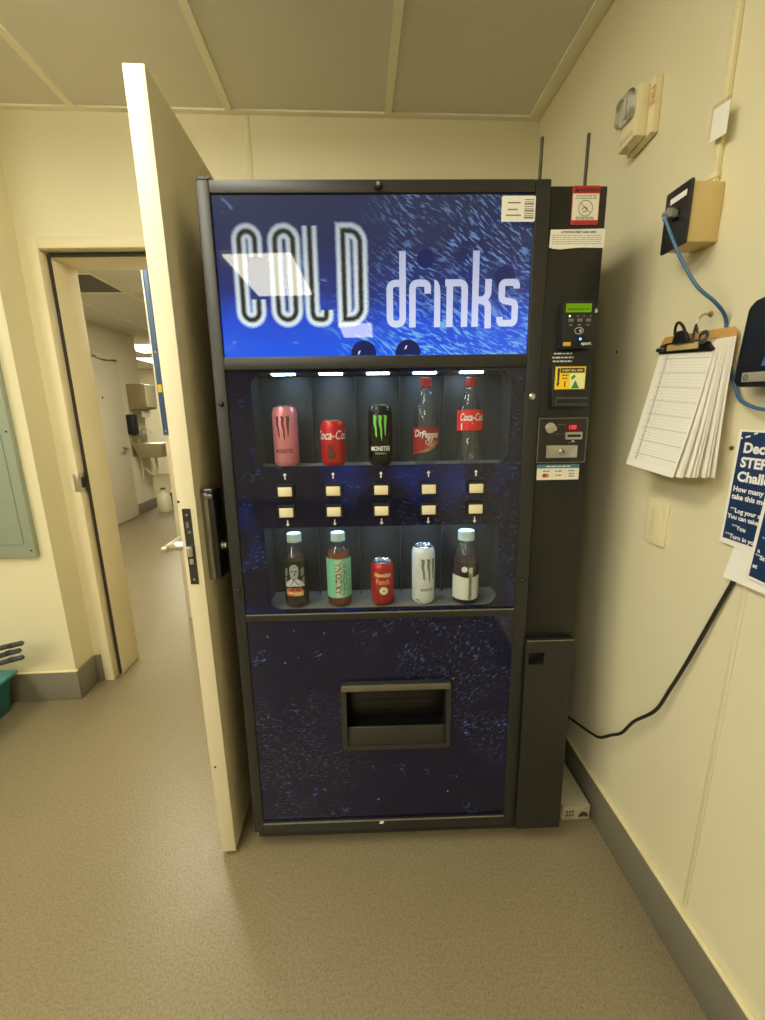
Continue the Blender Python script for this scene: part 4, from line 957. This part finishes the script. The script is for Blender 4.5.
# clipboard with log sheets
cbd = wall_thing('clipboard', 'brown clipboard holding a thick fan of printed log sheets', 'clipboard', -.16, 1.35)
b = MB()
Q = lambda pts, x0, x1, m: m.prism(pts, x0, x1, 'YZ')
b.prism([(-.010, 1.207), (-.222, 1.190), (-.2600, 1.480), (-.2500, 1.4945), (-.060, 1.5065), (-.050, 1.4970)], 1.0705, 1.0735, 'YZ', bevel=.0008)
wp(cbd, b, 'board', pbr('brown_hardboard', S(196,150,82), .5, var=.12, nscale=40))
def sheet_mat():
    t = NT('printed_log_sheet'); p = t.n('ShaderNodeBsdfPrincipled'); p.inputs['Roughness'].default_value = .6
    uv = t.n('ShaderNodeUVMap'); uv.uv_map = 'UVMap'; s = t.n('ShaderNodeSeparateXYZ'); t.l(uv, 0, s, 0)
    U, V = s.outputs[0], s.outputs[1]
    def grid(c, n, w):
        fr_ = t.math('FRACT', t.math('MULTIPLY', c, n)); return t.math('LESS_THAN', fr_, w)
    g = t.math('MAXIMUM', grid(V, 44, .16), grid(U, 15, .07))
    g2 = t.math('MAXIMUM', grid(V, 9, .06), t.math('MULTIPLY', t.math('GREATER_THAN', U, .16), t.math('LESS_THAN', U, .20)))
    box = t.math('MULTIPLY', t.math('MULTIPLY', t.math('GREATER_THAN', U, .10), t.math('LESS_THAN', U, .97)), t.math('MULTIPLY', t.math('GREATER_THAN', V, .06), t.math('LESS_THAN', V, .92)))
    cb_ = t.n('ShaderNodeCombineXYZ'); t.t.links.new(t.math('MULTIPLY', U, 34), cb_.inputs[0]); t.t.links.new(t.math('MULTIPLY', V, 70), cb_.inputs[1])
    tx = t.math('MULTIPLY', t.ramp(t.noise(cb_.outputs[0], 1, 2), [(.60, (0,0,0)), (.68, (1,1,1))]), t.math('LESS_THAN', U, .34))
    dark = t.math('MULTIPLY', t.math('ADD', t.math('ADD', t.math('MULTIPLY', g, .16), t.math('MULTIPLY', g2, .34)), t.math('MULTIPLY', tx, .45)), box, True)
    c = t.mix(dark, (.84,.81,.72,1), S(70,68,60)); t.t.links.new(c, p.inputs['Base Color']); return t.done(p.outputs[0])
M_sheet = sheet_mat()
M_paper = pbr('plain_log_paper', (.82,.79,.70,1), .65, var=.04, nscale=15)
def page(TL, TR, BL, BR, bow, mat, name='log_sheet', curl=0.):
    m = MB(); bm_ = m.bm; uvl = bm_.loops.layers.uv.new('UVMap'); nu, nv = 10, 14; V = {}
    TL, TR, BL, BR = map(Vector, (TL, TR, BL, BR))
    for i in range(nu+1):
        for j in range(nv+1):
            u, v = i/nu, j/nv
            p = (TL*(1-u)+TR*u)*(1-v)+(BL*(1-u)+BR*u)*v
            p.x -= bow*math.sin(PI*v)*(.4+.6*u) + curl*v*v*max(0, u-.45)**2*4
            V[i, j] = bm_.verts.new(p)
    for i in range(nu):
        for j in range(nv):
            f = bm_.faces.new([V[i,j], V[i+1,j], V[i+1,j+1], V[i,j+1]])
            for lp_, (a, c) in zip(f.loops, ((i,j),(i+1,j),(i+1,j+1),(i,j+1))): lp_[uvl].uv = (a/nu, 1-c/nv)
    return wp(cbd, m, name, mat, None, 60)
lerp = lambda a, c, t_: tuple(x+(y-x)*t_ for x, y in zip(a, c))
NP = 9
for k in range(NP):
    q = k/(NP-1) + (.04*math.sin(k*2.3) if 0 < k < NP-1 else 0)
    page(lerp((1.0600,-.068,1.486), (1.0688,-.078,1.485), q), lerp((1.0600,-.226,1.470), (1.0688,-.262,1.4745), q),
         lerp((1.000,-.074,1.205), (1.0640,-.100,1.200), q), lerp((1.000,-.236,1.192), (1.0500,-.286,1.198), q**.8), -.004+.006*q, M_sheet if k == 0 else M_paper, 'log_sheet' if k == 0 else 'spare_sheet', .010*(1-q)*q*2)
b = MB(); b.prism([(-.070, 1.4665), (-.224, 1.4520), (-.229, 1.4560), (-.212, 1.4730), (-.196, 1.4800), (-.092, 1.4880), (-.071, 1.4850)], 1.052, 1.0594, 'YZ', bevel=.002)
clp = wp(cbd, b, 'clip', pbr('black_clip', S(26,25,22), .3, .4, var=.2))
b = MB(); b.prism([(-.100, 1.4690), (-.192, 1.4620), (-.192, 1.4760), (-.100, 1.4830)], 1.0485, 1.0518, 'YZ', bevel=.001); lab(wp(cbd, b, 'clip_label', pbr('clip_label_tan', S(186,164,112), .5, var=.1), clp), 'tan label strip on the clip')
b = MB(); b.tube([(1.0555, -.062, 1.4775), (1.0535, -.088, 1.4750)], .0055, 10, 0); wp(cbd, b, 'clip_spring', M_chrome, clp)
# binder clip and hook with key
t = wall_thing('binder_clip', 'black binder clip gripping the top edge of the clipboard', 'binder clip', -.11, 1.50)
b = MB(); b.prism([(1.040, 1.497), (1.0475, 1.497), (1.078, 1.523), (1.078, 1.5275), (1.066, 1.5275)], -.131, -.098, 'XZ') if False else b.prism([(-.121, 1.4810), (-.176, 1.4775), (-.162, 1.5005), (-.152, 1.5060), (-.135, 1.5065), (-.127, 1.5010)], 1.0420, 1.0475, 'YZ', bevel=.0015)
wp(t, b, 'clip_body', M_blackp)
b = MB(); b.tube([(1.044, -.127, 1.500), (1.042, -.129, 1.516), (1.040, -.138, 1.5240), (1.042, -.149, 1.516), (1.044, -.158, 1.5005)], .0030, 8, 5); wp(t, b, 'clip_handle', pbr('dark_wire', S(40,38,34), .3, .7))
t = wall_thing('key_hook', 'brass wall hook with a small key hanging above the clipboard', 'hook', -.165, 1.53)
b = MB(); b.tube([(XR-.001, -.176, 1.533), (1.062, -.180, 1.532), (1.051, -.183, 1.522), (1.049, -.181, 1.508), (1.056, -.178, 1.503)], .0020, 8, 5); b.lathe([(0,0),(.006,0),(.005,.004),(0,.005)], 14, (XR-.0008, -.176, 1.533), axis='X', M=Matrix.Translation((2*XR-.0016,0,3.066)) @ Matrix.Rotation(PI,4,'Y')); wp(t, b, 'hook_wire', pbr('brass', (.50,.42,.24,1), .3, 1., var=.15))
b = MB(); b.lathe([(.006,-.0012),(.0135,-.0012),(.0135,.0012),(.006,.0012),(.006,-.0012)], 20, (1.046, -.209, 1.4820), axis='X'); b.prism([(-.196,1.488),(-.188,1.493),(-.180,1.511),(-.186,1.512)], 1.045, 1.047, 'YZ'); b.prism([(-.182,1.474),(-.174,1.476),(-.177,1.507),(-.182,1.507)], 1.047, 1.049, 'YZ'); wp(t, b, 'key', pbr('worn_nickel', (.46,.42,.34,1), .3, 1., var=.2))

# switch plate
t = wall_thing('blank_switch_plate', 'cream blank wall plate below the clipboard', 'wall plate', -.104, 1.058)
b = MB(); b.prism(rrect(-.1395, -.0695, 1.000, 1.117, .004, 4), XR-.0075, XR-.0005, 'YZ', bevel=.002); pl_ = wp(t, b, 'plate', M_cream)
b = MB(); b.prism(rrect(-.121, -.088, 1.026, 1.092, .002, 3), XR-.0090, XR-.0076, 'YZ', bevel=.0006); wp(t, b, 'insert', M_cream)
b = MB()
for z in (1.012, 1.105): b.lathe([(0,0),(.003,0),(.0025,.001),(0,.0012)], 12, (XR-.0076, -.1045, z), axis='X', M=Matrix.Translation((2*XR-.0152,0,2*z)) @ Matrix.Rotation(PI,4,'Y'))
wp(t, b, 'plate_screw', M_cream)

# wall terminal
t = wall_thing('wall_terminal', 'dark navy wall terminal with silver strip at the edge of view', 'terminal', -.45, 1.45)
b = MB(); b.prism([(-.3045, 1.387), (-.312, 1.375), (-.62, 1.356), (-.63, 1.366), (-.63, 1.545), (-.62, 1.556), (-.355, 1.5280), (-.326, 1.5235), (-.3130, 1.512)], 1.035, XR-.002, 'YZ', bevel=.006); tb = wp(t, b, 'terminal_body', pbr('navy_black_plastic', S(24,29,40), .35, var=.12))
b = MB(); b.prism([(-.3600, 1.4080), (-.59, 1.400), (-.59, 1.520), (-.3850, 1.5000)], 1.0335, 1.0348, 'YZ'); lab(wp(t, b, 'terminal_screen', pbr('terminal_screen', S(52,72,112), .15, var=.1, emit=S(52,72,112), estr=.3), tb, 0), 'blue-grey screen')
b = MB(); b.prism([(-.3270, 1.3830), (-.595, 1.370), (-.595, 1.390), (-.3270, 1.3995)], 1.0325, 1.0349, 'YZ', bevel=.0008); sv = lab(wp(t, b, 'terminal_strip', pbr('silver_strip', S(176,172,158), .35, .3), tb), 'silver strip along the bottom')
b = MB(); b.lathe([(.0035,0),(.0058,0),(.0058,.0006),(.0035,.0006)], 20, (1.0324, -.336, 1.3905), axis='X', M=Matrix.Translation((2*1.0324,0,2*1.3905)) @ Matrix.Rotation(PI,4,'Y')); b.lathe([(0,0),(.002,0),(.002,.0006),(0,.0006)], 12, (1.0324, -.336, 1.3905), axis='X', M=Matrix.Translation((2*1.0324,0,2*1.3905)) @ Matrix.Rotation(PI,4,'Y')); wp(t, b, 'terminal_emblem', pbr('emblem_grey', S(110,112,110), .4), sv, 0)

# notices
M_navy = pbr('navy_print', S(26,52,92), .45, var=.08, nscale=12)
M_txt = pbr('poster_text', (.85,.85,.84,1), .5, var=.02)
t = wall_thing('notice_sheet', 'navy notice headed with step challenge lettering on the wall', 'notice', -.4, 1.18)
# blue sheet with a white rim
def sheet(o, c0, sz, ang, x, rim, name='paper'):
    """c0 = lower-left corner (y,z) as seen from the room; ang tilts it; returns map (a,c)->(x,y,z)"""
    ca, sa = math.cos(ang), math.sin(ang)
    f = lambda a, c, d=0.: (x-d, c0[0]-(a*ca-c*sa), c0[1]+a*sa+c*ca)
    m = MB(); P = [f(0,0), f(sz[0],0), f(sz[0],sz[1]), f(0,sz[1])]; Pb = [(p[0]+.0004, p[1], p[2]) for p in P]
    m.poly(P[::-1]); m.poly(Pb)
    for i in range(4): m.poly([P[i], P[(i+1)%4], Pb[(i+1)%4], Pb[i]])
    pp = wp(o, m, name, M_white, None, 0)
    m = MB(); r_ = rim; m.poly([f(r_[0],r_[1],.0003), f(r_[0],sz[1]-r_[3],.0003), f(sz[0]-r_[2],sz[1]-r_[3],.0003), f(sz[0]-r_[2],r_[1],.0003)]); wp(o, m, 'printed_panel', M_navy, pp, 0)
    return f, pp
def stext(o, pp, f, s, size, a, c, bold=.0006, sx=1.):
    m = MB(); m.text(s, size, lambda x_, y_: f(a+x_, c+y_, .0007), bold, 'LEFT', 0, sx); wp(o, m, 'notice_lettering', M_txt, pp, 0)
f, pp = sheet(t, (-.2945, 1.066), (.216, .230), -.012, XR-.0082, (.0065, .011, .010, .004))
for s, sz_, a, c, bd in (('December', .0265, .0165, .1870, .0011), ('STEPS', .0265, .0160, .1590, .0011), ('Challenge', .0265, .0145, .1310, .0011), ('How many steps can you', .0145, .0105, .1100, .0005), ('take this month?', .0145, .0105, .0945, .0005),
                         ('**Log your steps', .0125, .0125, .0680, .0004), ('You can take part', .0125, .0095, .0545, .0004), ('**You', .0125, .0225, .0345, .0004), ('**Turn in your', .0125, .0110, .0150, .0004)): stext(t, pp, f, s, sz_, a, c, bd)
m = MB()
for a0, c0, a1, c1 in ((.0055,.2130,.0105,.2140), (.0165,.2155,.0260,.2185), (.033,.2225,.0400,.2250)):
    n_ = Vector((-(c1-c0), a1-a0)).normalized()*.0016
    m.poly([f(a0-n_.x,c0-n_.y,.0006), f(a1-n_.x,c1-n_.y,.0006), f(a1+n_.x,c1+n_.y,.0006), f(a0+n_.x,c0+n_.y,.0006)])
wp(t, m, 'dashed_line_print', M_txt, pp, 0)
t2 = wall_thing('notice_sheet', 'tilted navy notice with white rim overlapping the step notice', 'notice', -.45, 1.1)
f, pp = sheet(t2, (-.3716, 1.0178), (.216, .280), -.055, XR-.0160, (.0068, .0055, .010, .010))
for s, sz_, a, c in (('**', .0115, .0145, .0790), ('a', .0115, .0120, .0560), ('**St', .0115, .0100, .0440), ('at', .0115, .0100, .0250)): stext(t2, pp, f, s, sz_, a, c, .0004)
t3 = wall_thing('blank_sheet', 'plain white paper showing between and below the two navy notices', 'paper', -.42, 1.05)
m = MB(); P = [(XR-.0135, -.3220, .998), (XR-.0145, -.440, 1.000), (XR-.0012, -.440, 1.12), (XR-.0012, -.334, 1.12)]
m.poly(P[::-1]); m.poly([(p[0]+.0004, p[1], p[2]) for p in P]); wp(t3, m, 'paper', M_white, None, 0)

# black power cable looping along the wall
t = tag(empty('power_cable', (1.05, -.1, .3)), 'black cable looping down the wall from behind the notices to the machine', 'cable')
pts = [(1.0772, -.3470, 1.016), (1.0770, -.3435, 1.005), (1.075, -.3150, .9145), (1.072, -.2923, .836), (1.070, -.265, .750), (1.067, -.238, .670), (1.060, -.212, .592), (1.057, -.149, .508), (1.054, -.112, .440), (1.050, -.073, .398), (1.048, -.030, .352), (1.047, .012, .330), (1.046, .060, .312), (1.045, .115, .292), (1.042, .175, .273), (1.030, .240, .262), (.990, .40, .20)]
b = MB(); b.tube(pts, .0042, 10, 6); b.build('cable_jacket', pbr('black_rubber_cable', S(34,31,24), .45, var=.1), t, 40, M=Matrix.Translation(-t.location))
# white carton on the floor between the machine and the wall
t = tag(empty('carton', (1.02, .15, 0)), 'flat white carton on the floor between machine and wall', 'box')
cM = Matrix.Translation(-t.location)
b = MB(); b.box(.972, 1.066, .004, .330, .001, .056, .002); bd_ = b.build('carton_body', pbr('carton_white', S(184,176,152), .6, var=.06, nscale=14, wear=(S(150,128,86), .62, 9)), t, 40, M=cM)
b = MB()
ar = [(1.044+.0165*math.cos(a*PI/12), .012+.0165*1.25*math.sin(a*PI/12)) for a in range(13)]; ai = [(1.044+.008*math.cos(a*PI/12), .012+.008*math.sin(a*PI/12)) for a in range(12, -1, -1)]
b.prism(ar+ai, .0028, .0038)
for x in (.984, .994, 1.004):
    for z in (.018, .032): b.box(x, x+.006, .0028, .0038, z, z+.007)
b.box(1.034, 1.054, .0028, .0038, .014, .018); b.build('carton_print', pbr('carton_ink', S(70,64,48), .6), bd_, 0, M=cM)

# small pin and scuffs on the wall
t = wall_thing('wall_screw', 'small dark screw head in the wall beside the notice', 'screw', -.279, 1.258)
b = MB(); b.lathe([(0,0),(.0048,0),(.004,.003),(0,.004)], 14, (XR-.0004, -.279, 1.258), axis='X', M=Matrix.Translation((2*XR-.0008,0,2*1.258)) @ Matrix.Rotation(PI,4,'Y')); wp(t, b, 'screw_head', pbr('dull_brass', S(120,104,64), .4, .6))
t = wall_thing('wall_screw', 'tiny dark screw in the shaded wall next to the machine', 'screw', .149, 1.503)
b = MB(); b.lathe([(0,0),(.0035,0),(.003,.002),(0,.003)], 12, (XR-.0004, .149, 1.503), axis='X', M=Matrix.Translation((2*XR-.0008,0,2*1.503)) @ Matrix.Rotation(PI,4,'Y')); wp(t, b, 'screw_head', M_lockgrey)

# ------------------------------------------------------------------ left side
t = tag(empty('electrical_panel', (-1.42, .79, 1.3)), 'grey-green electrical panel on the wall left of the doorway', 'electrical panel')
eM = Matrix.Translation(-t.location)
M_ep = pbr('panel_greygreen', S(150,160,142), .45, var=.04, nscale=8)
b = MB(); b.box(-1.72, -1.122, .765, .7895, .738, 1.95, .002); b.build('panel_cover', M_ep, t, 40, M=eM)
b = MB(); b.box(-1.62, -1.162, .7605, .7645, .80, 1.90, .0015); pd = b.build('panel_door', M_ep, t, 40, M=eM)
for z in (.770, 1.29, 1.90):
    b = MB(); b.lathe([(0,0),(.0045,0),(.004,.002),(0,.003)], 14, (-1.138, .7648, z), axis='Y'); b.build('cover_screw', M_blackp, t, 40, M=eM)
b = MB(); b.box(-1.60, -1.575, .757, .7603, 1.28, 1.35, .001); b.build('door_latch', M_blackp, pd, 40, M=eM)

t = tag(empty('storage_tote', (-1.52, .55, 0)), 'teal plastic tote on the floor against the wall', 'tote')
tM = Matrix.Translation(-t.location)
b = MB(); V = []
def frustum(m, x0, x1, y0, y1, z0, z1, ins):
    bb = bmesh.new(); lo = [bb.verts.new(p) for p in ((x0+ins,y0+ins,z0),(x1-ins,y0+ins,z0),(x1-ins,y1-ins,z0),(x0+ins,y1-ins,z0))]; hi = [bb.verts.new(p) for p in ((x0,y0,z1),(x1,y0,z1),(x1,y1,z1),(x0,y1,z1))]
    bb.faces.new(lo[::-1]); bb.faces.new(hi)
    for i in range(4): bb.faces.new([lo[i], lo[(i+1)%4], hi[(i+1)%4], hi[i]])
    bmesh.ops.bevel(bb, geom=bb.edges[:], offset=.008, segments=2, affect='EDGES', profile=.5); return m._add(bb)
frustum(b, -1.74, -1.325, .33, .740, .001, .175, .02); b.build('tote_body', pbr('teal_plastic', S(38,108,116), .4, var=.08, nscale=12), t, 40, M=tM)
b = MB(); b.box(-1.755, -1.302, .315, .755, .1752, .1930, .005); b.build('tote_lid', pbr('teal_lid', S(78,150,162), .4, var=.08, nscale=12), t, 40, M=tM)
M_bar = pbr('dark_grey_grip', S(60,62,64), .4, var=.15, nscale=18)
for i, (ze, xe, lb) in enumerate(((.309, -1.180, 'lowest of three dark grey tool handles sticking out over the teal tote'), (.343, -1.185, 'middle one of three dark grey tool handles sticking out over the teal tote'), (.378, -1.168, 'topmost of three dark grey tool handles sticking out over the teal tote'))):
    t = tag(empty('tool_handle', (-1.45, .66, .19)), lb, 'tool handle', 'tool handles lying across the teal tote')
    yM = Matrix.Translation(-t.location)
    zl = .2065+i*.0245
    b = MB(); b.tube([(-1.745, .66, zl), (-1.62, .66, zl+.002), (-1.45, .66, zl*.6+ze*.4-.008), (-1.30, .66, ze-.027), (xe-.012, .66, ze)], .0112, 14, 6)
    b.lathe([(0,-.0112)]+[(.0112*math.cos(a), .0112*math.sin(a)) for a in (-1.2,-.8,-.4,0,.4,.8,1.2)]+[(0,.0112)], 14, (xe-.012, .66, ze)); b.build('grip', M_bar, t, 40, M=yM)
    b = MB(); b.lathe([(.0113,-.012),(.0122,-.010),(.0122,.010),(.0113,.012)], 16, (0,0,0), M=Matrix.Translation((xe-.055, .66, ze-.009)) @ Matrix.Rotation(PI/2-.2, 4, 'Y')); b.build('grip_ring', M_blackp, t, 40, M=yM)
# ------------------------------------------------------------------ the next room, seen through the doorway
OX = -2.83
struct(MB().box(OX-.12, OX, 1.15, 5.44, 0, 2.6).build('wall_other_left', M_otherw, smooth=0))
struct(MB().box(-5.6, -5.5, 5.44, 9.6, 0, 2.6).build('wall_other_far_left', M_otherw, smooth=0))
struct(MB().box(-5.5, OX-.12, 5.34, 5.44, 0, 2.6).build('wall_other_return', M_otherw, smooth=0))
struct(MB().box(-5.6, 2.6, 9.5, 9.6, 0, 2.6).build('wall_other_far', M_otherw, smooth=0))
struct(MB().box(2.5, 2.6, 1.2, 9.5, 0, 2.6).build('wall_other_right', M_otherw, smooth=0))
b = MB(); b.box(-2.95, -1.075, 1.00, 1.15, 0, 2.6); struct(b.build('wall_other_front', M_otherw, smooth=0))
struct(MB().box(-5.6, 2.6, 1.02, 9.6, 2.490, 2.56).build('ceiling_other', M_ceil, smooth=0))
struct(MB().box(OX+.0005, OX+.010, 1.2, 5.44, 0, .15, .002).build('baseboard_other', M_base))
k2 = 30
for y in (3.29, 4.86): struct(MB().box(-5.4, 2.4, y-.0125, y+.0125, 2.4865, 2.4895).build('trim_%d' % k2, M_tbar, smooth=0)); k2 += 1
for x in (-1.78, -2.41): struct(MB().box(x-.0125, x+.0125, 1.3, 9.4, 2.4862, 2.4892).build('trim_%d' % k2, M_tbar, smooth=0)); k2 += 1
# dark open grille tile
t = tag(empty('ceiling_vent', (-2.09, 3.0, 2.489)), 'dark square grille in the ceiling of the next room', 'vent')
vM = Matrix.Translation(-t.location)
holed([(-.30,-.27),(.30,-.27),(.30,.27),(-.30,.27)], [[(-.28,-.25),(.28,-.25),(.28,.25),(-.28,.25)]], 0, .006).build('vent_frame', M_tbar, t, 0, M=Matrix.Translation((0,0,-.0075)) @ Matrix.Rotation(PI/2, 4, 'X'))
b = MB(); b.box(-.279, .279, -.249, .249, -.0030, -.0020)
b.build('vent_backing', pbr('vent_dark', S(84,82,70), .7, var=.1), t, 0)
b = MB()
for i in range(16): y = -.24+i*.032; b.box(-.278, .278, y-.003, y+.003, -.0070, -.0032)
b.build('vent_slat', pbr('vent_slat', S(116,112,94), .6), t, 0)
# closed-back door on the left wall of that room
d2 = empty('door_2', (OX, 4.66, 0)); struct(d2); oM = Matrix.Translation(-d2.location)
b = MB(); b.box(OX+.004, OX+.045, 3.96, 4.78, .012, 2.06, .002); b.build('door_leaf', M_otherd, d2, 40, M=oM)
b = MB(); b.box(OX+.0006, OX+.030, 3.89, 3.955, .012, 2.12, .002); b.box(OX+.0006, OX+.030, 4.785, 4.85, .012, 2.12, .002); b.box(OX+.0006, OX+.030, 3.89, 4.85, 2.065, 2.125, .002); b.build('door_trim', M_otherd, d2, 40, M=oM)
b = MB(); b.lathe([(0,0),(.03,0),(.03,.008),(.024,.012),(0,.012)], 24, (OX+.0452, 4.69, .955), axis='X'); b.tube([(OX+.05, 4.69, .955), (OX+.095, 4.69, .955), (OX+.10, 4.665, .955), (OX+.10, 4.57, .950)], .011, 10, 4); b.build('lever_handle', M_chrome, d2, 40, M=oM)
b = MB(); b.box(OX+.0455, OX+.052, 4.06, 4.10, .62, .78, .002); b.build('door_stop_plate', M_gasket, d2, 40, M=oM)
b = MB(); b.box(OX+.030, OX+.075, 4.30, 4.76, 2.08, 2.13, .003); b.tube([(OX+.05, 4.36, 2.075), (OX+.10, 4.5, 2.065), (OX+.05, 4.66, 2.075)], .01, 8, 3); b.build('door_closer', M_otherd, d2, 40, M=oM)
b = MB(); b.lathe([(0,0),(.014,0),(.012,.006),(0,.008)], 16, (OX+.0452, 4.37, 1.60), axis='X'); b.build('door_viewer', M_gasket, d2, 40, M=oM)

def other(name, label, cat, loc): return tag(empty(name, loc), label, cat)
def op(o, b, name, mat, par=None, sm=40): return b.build(name, mat, par or o, sm, M=Matrix.Translation(-o.location))
t = other('towel_dispenser', 'tan-fronted paper towel dispenser on the far wall past the doorway', 'towel dispenser', (OX, 5.240, 1.6))
b = MB(); b.box(OX+.001, OX+.24, 5.030, 5.340, 1.47, 1.81, .012); bd2 = op(t, b, 'dispenser_body', pbr('dispenser_brown', S(150,136,104), .4, .3, var=.06))
b = MB(); b.box(OX+.2405, OX+.252, 5.040, 5.330, 1.50, 1.80, .004); op(t, b, 'dispenser_cover', pbr('dispenser_pale', S(228,218,186), .4), bd2)
b = MB(); b.box(OX+.10, OX+.20, 5.090, 5.290, 1.462, 1.4695, .001); op(t, b, 'towel_slot', M_blackp)
b = MB(); b.box(OX+.12, OX+.16, 5.110, 5.270, 1.36, 1.4605, .001); op(t, b, 'paper_towel', M_white, bd2)
t = other('soap_dispenser', 'black soap dispenser below the towel dispenser', 'soap dispenser', (OX, 4.990, 1.25))
b = MB(); b.box(OX+.001, OX+.105, 4.910, 5.030, 1.13, 1.40, .015); s0 = op(t, b, 'dispenser_body', pbr('soap_black', S(34,34,32), .35, var=.1))
b = MB(); b.box(OX+.03, OX+.095, 4.940, 5.000, 1.115, 1.1295, .004); op(t, b, 'soap_nozzle', M_blackp)
t = other('hand_sink', 'small steel hand sink on the far wall past the doorway', 'sink', (OX, 5.190, .9))
b = MB(); frustum(b, OX+.012, OX+.42, 4.940, 5.420, .80, 1.00, .05); bs = op(t, b, 'basin', pbr('sink_steel', S(178,168,138), .35, .5, var=.08))
b = MB(); b.box(OX+.0005, OX+.010, 4.940, 5.420, .82, 1.12, .002); op(t, b, 'splashback', pbr('sink_steel', (1,1,1,1)))
b = MB(); b.tube([(OX+.05, 5.180, 1.00), (OX+.05, 5.180, 1.16), (OX+.09, 5.180, 1.20), (OX+.17, 5.180, 1.19), (OX+.18, 5.180, 1.13)], .010, 10, 5); b.cyl(.012, .99, 1.06, (OX+.05, 5.090, 0)); b.cyl(.012, .99, 1.06, (OX+.05, 5.270, 0)); op(t, b, 'faucet', M_chrome)
b = MB(); b.tube([(OX+.20, 5.180, .81), (OX+.20, 5.180, .62), (OX+.16, 5.180, .54), (OX+.10, 5.180, .56), (OX+.05, 5.180, .62), (OX+.012, 5.180, .62)], .020, 12, 5); b.tube([(OX+.06, 5.060, .80), (OX+.07, 5.040, .55), (OX+.02, 5.060, .42)], .008, 8, 4); b.tube([(OX+.06, 5.300, .80), (OX+.08, 5.320, .55), (OX+.02, 5.300, .42)], .008, 8, 4); op(t, b, 'drain_pipe', pbr('pipe_white', S(214,206,180), .45, var=.1))
t = other('spray_bottle', 'white jug on the floor under the far hand sink', 'jug', (OX+.3, 5.060, 0))
b = MB(); b.lathe([(0,.001),(.085,.001),(.095,.02),(.095,.20),(.07,.26),(.03,.30),(.028,.33),(0,.33)], 24, (OX+.30, 5.060, 0)); op(t, b, 'jug_body', pbr('jug_white', S(222,216,192), .45, var=.04))
b = MB(); b.cyl(.032, .3305, .36, (OX+.30, 5.060, 0), 20, bev=.003); op(t, b, 'jug_cap', pbr('jug_cap', S(90,86,74), .5))
t.name = 'plastic_jug'
t = other('mop_bucket', 'dark bucket on the floor beyond the white jug', 'bucket', (OX+.35, 5.460, 0))
b = MB(); b.lathe([(0,.001),(.10,.001),(.105,.01),(.125,.20),(.130,.20),(.130,.21),(.120,.21),(.10,.02),(0,.02)], 28, (OX+.35, 5.460, 0)); op(t, b, 'bucket_body', pbr('bucket_grey', S(70,66,56), .5, var=.1))
b = MB(); b.tube([(OX+.35, 5.340, .20), (OX+.28, 5.370, .25), (OX+.25, 5.460, .27), (OX+.28, 5.550, .25), (OX+.35, 5.580, .20)], .004, 8, 5); op(t, b, 'bucket_handle', M_chrome)
# tall partition edge with blue guard just inside the doorway
struct(MB().box(-.870, .6, 1.60, 1.72, 0, 2.489).build('wall_other_partition', M_otherw, smooth=0))
t = other('corner_guard', 'tall blue corner guard with white edge and yellow tag past the doorway', 'corner guard', (-.87, 1.6, 1.8))
b = MB(); b.box(-.872, -.842, 1.592, 1.5995, 1.235, 2.45, .002); b.box(-.879, -.8705, 1.592, 1.66, 1.235, 2.45, .002); bg = op(t, b, 'guard_strip', pbr('guard_blue', S(64,92,140), .45, var=.06))
b = MB(); b.box(-.8795, -.8715, 1.5885, 1.5915, 1.235, 2.45, .001); lab(op(t, b, 'guard_edge', M_white, bg), 'white edge line')
b = MB(); b.box(-.868, -.846, 1.589, 1.5917, 1.49, 1.535); lab(op(t, b, 'guard_tag', pbr('tag_yellow', S(236,196,20), .5), bg, 0), 'yellow tag')
b = MB(); b.lathe([(0,0),(.005,0),(.004,.002),(0,.003)], 12, (-.857, 1.5918, 1.72), axis='Y'); b.lathe([(0,0),(.005,0),(.004,.002),(0,.003)], 12, (-.857, 1.5918, 1.26), axis='Y'); op(t, b, 'guard_screw', M_chrome)
# ------------------------------------------------------------------ camera
cd = bpy.data.cameras.new('camera'); cam = bpy.data.objects.new('camera', cd); COL.objects.link(cam)
yaw, pitch, roll = .0562, .2231, -.0147
fw = Vector((math.sin(yaw)*math.cos(pitch), math.cos(yaw)*math.cos(pitch), -math.sin(pitch)))
r0 = Vector((math.cos(yaw), -math.sin(yaw), 0)); u0 = r0.cross(fw)
rr = r0*math.cos(roll)+u0*math.sin(roll); uu = -r0*math.sin(roll)+u0*math.cos(roll)
cam.matrix_world = Matrix(((rr.x, uu.x, -fw.x, .3247), (rr.y, uu.y, -fw.y, -1.0852), (rr.z, uu.z, -fw.z, 1.332), (0,0,0,1)))
cd.sensor_fit = 'VERTICAL'; cd.sensor_height = 36; cd.lens = 415.04/1020*36; cd.clip_start = .02; cd.clip_end = 60
SC.camera = cam
wd = bpy.data.worlds.new('world'); SC.world = wd; wd.use_nodes = True
wd.node_tree.nodes['Background'].inputs[0].default_value = (1, .95, .85, 1); wd.node_tree.nodes['Background'].inputs[1].default_value = 0.0
vs = SC.view_settings; vs.view_transform = 'Standard'; vs.look = 'None'; vs.gamma = 1; vs.use_curve_mapping = False; vs.exposure = 0.10
SC.cycles.use_denoising = True; SC.cycles.max_bounces = 10; SC.cycles.diffuse_bounces = 5; SC.cycles.glossy_bounces = 4
SC.cycles.transparent_max_bounces = 16; SC.cycles.transmission_bounces = 8; SC.cycles.sample_clamp_indirect = 6; SC.cycles.caustics_reflective = False; SC.cycles.caustics_refractive = False
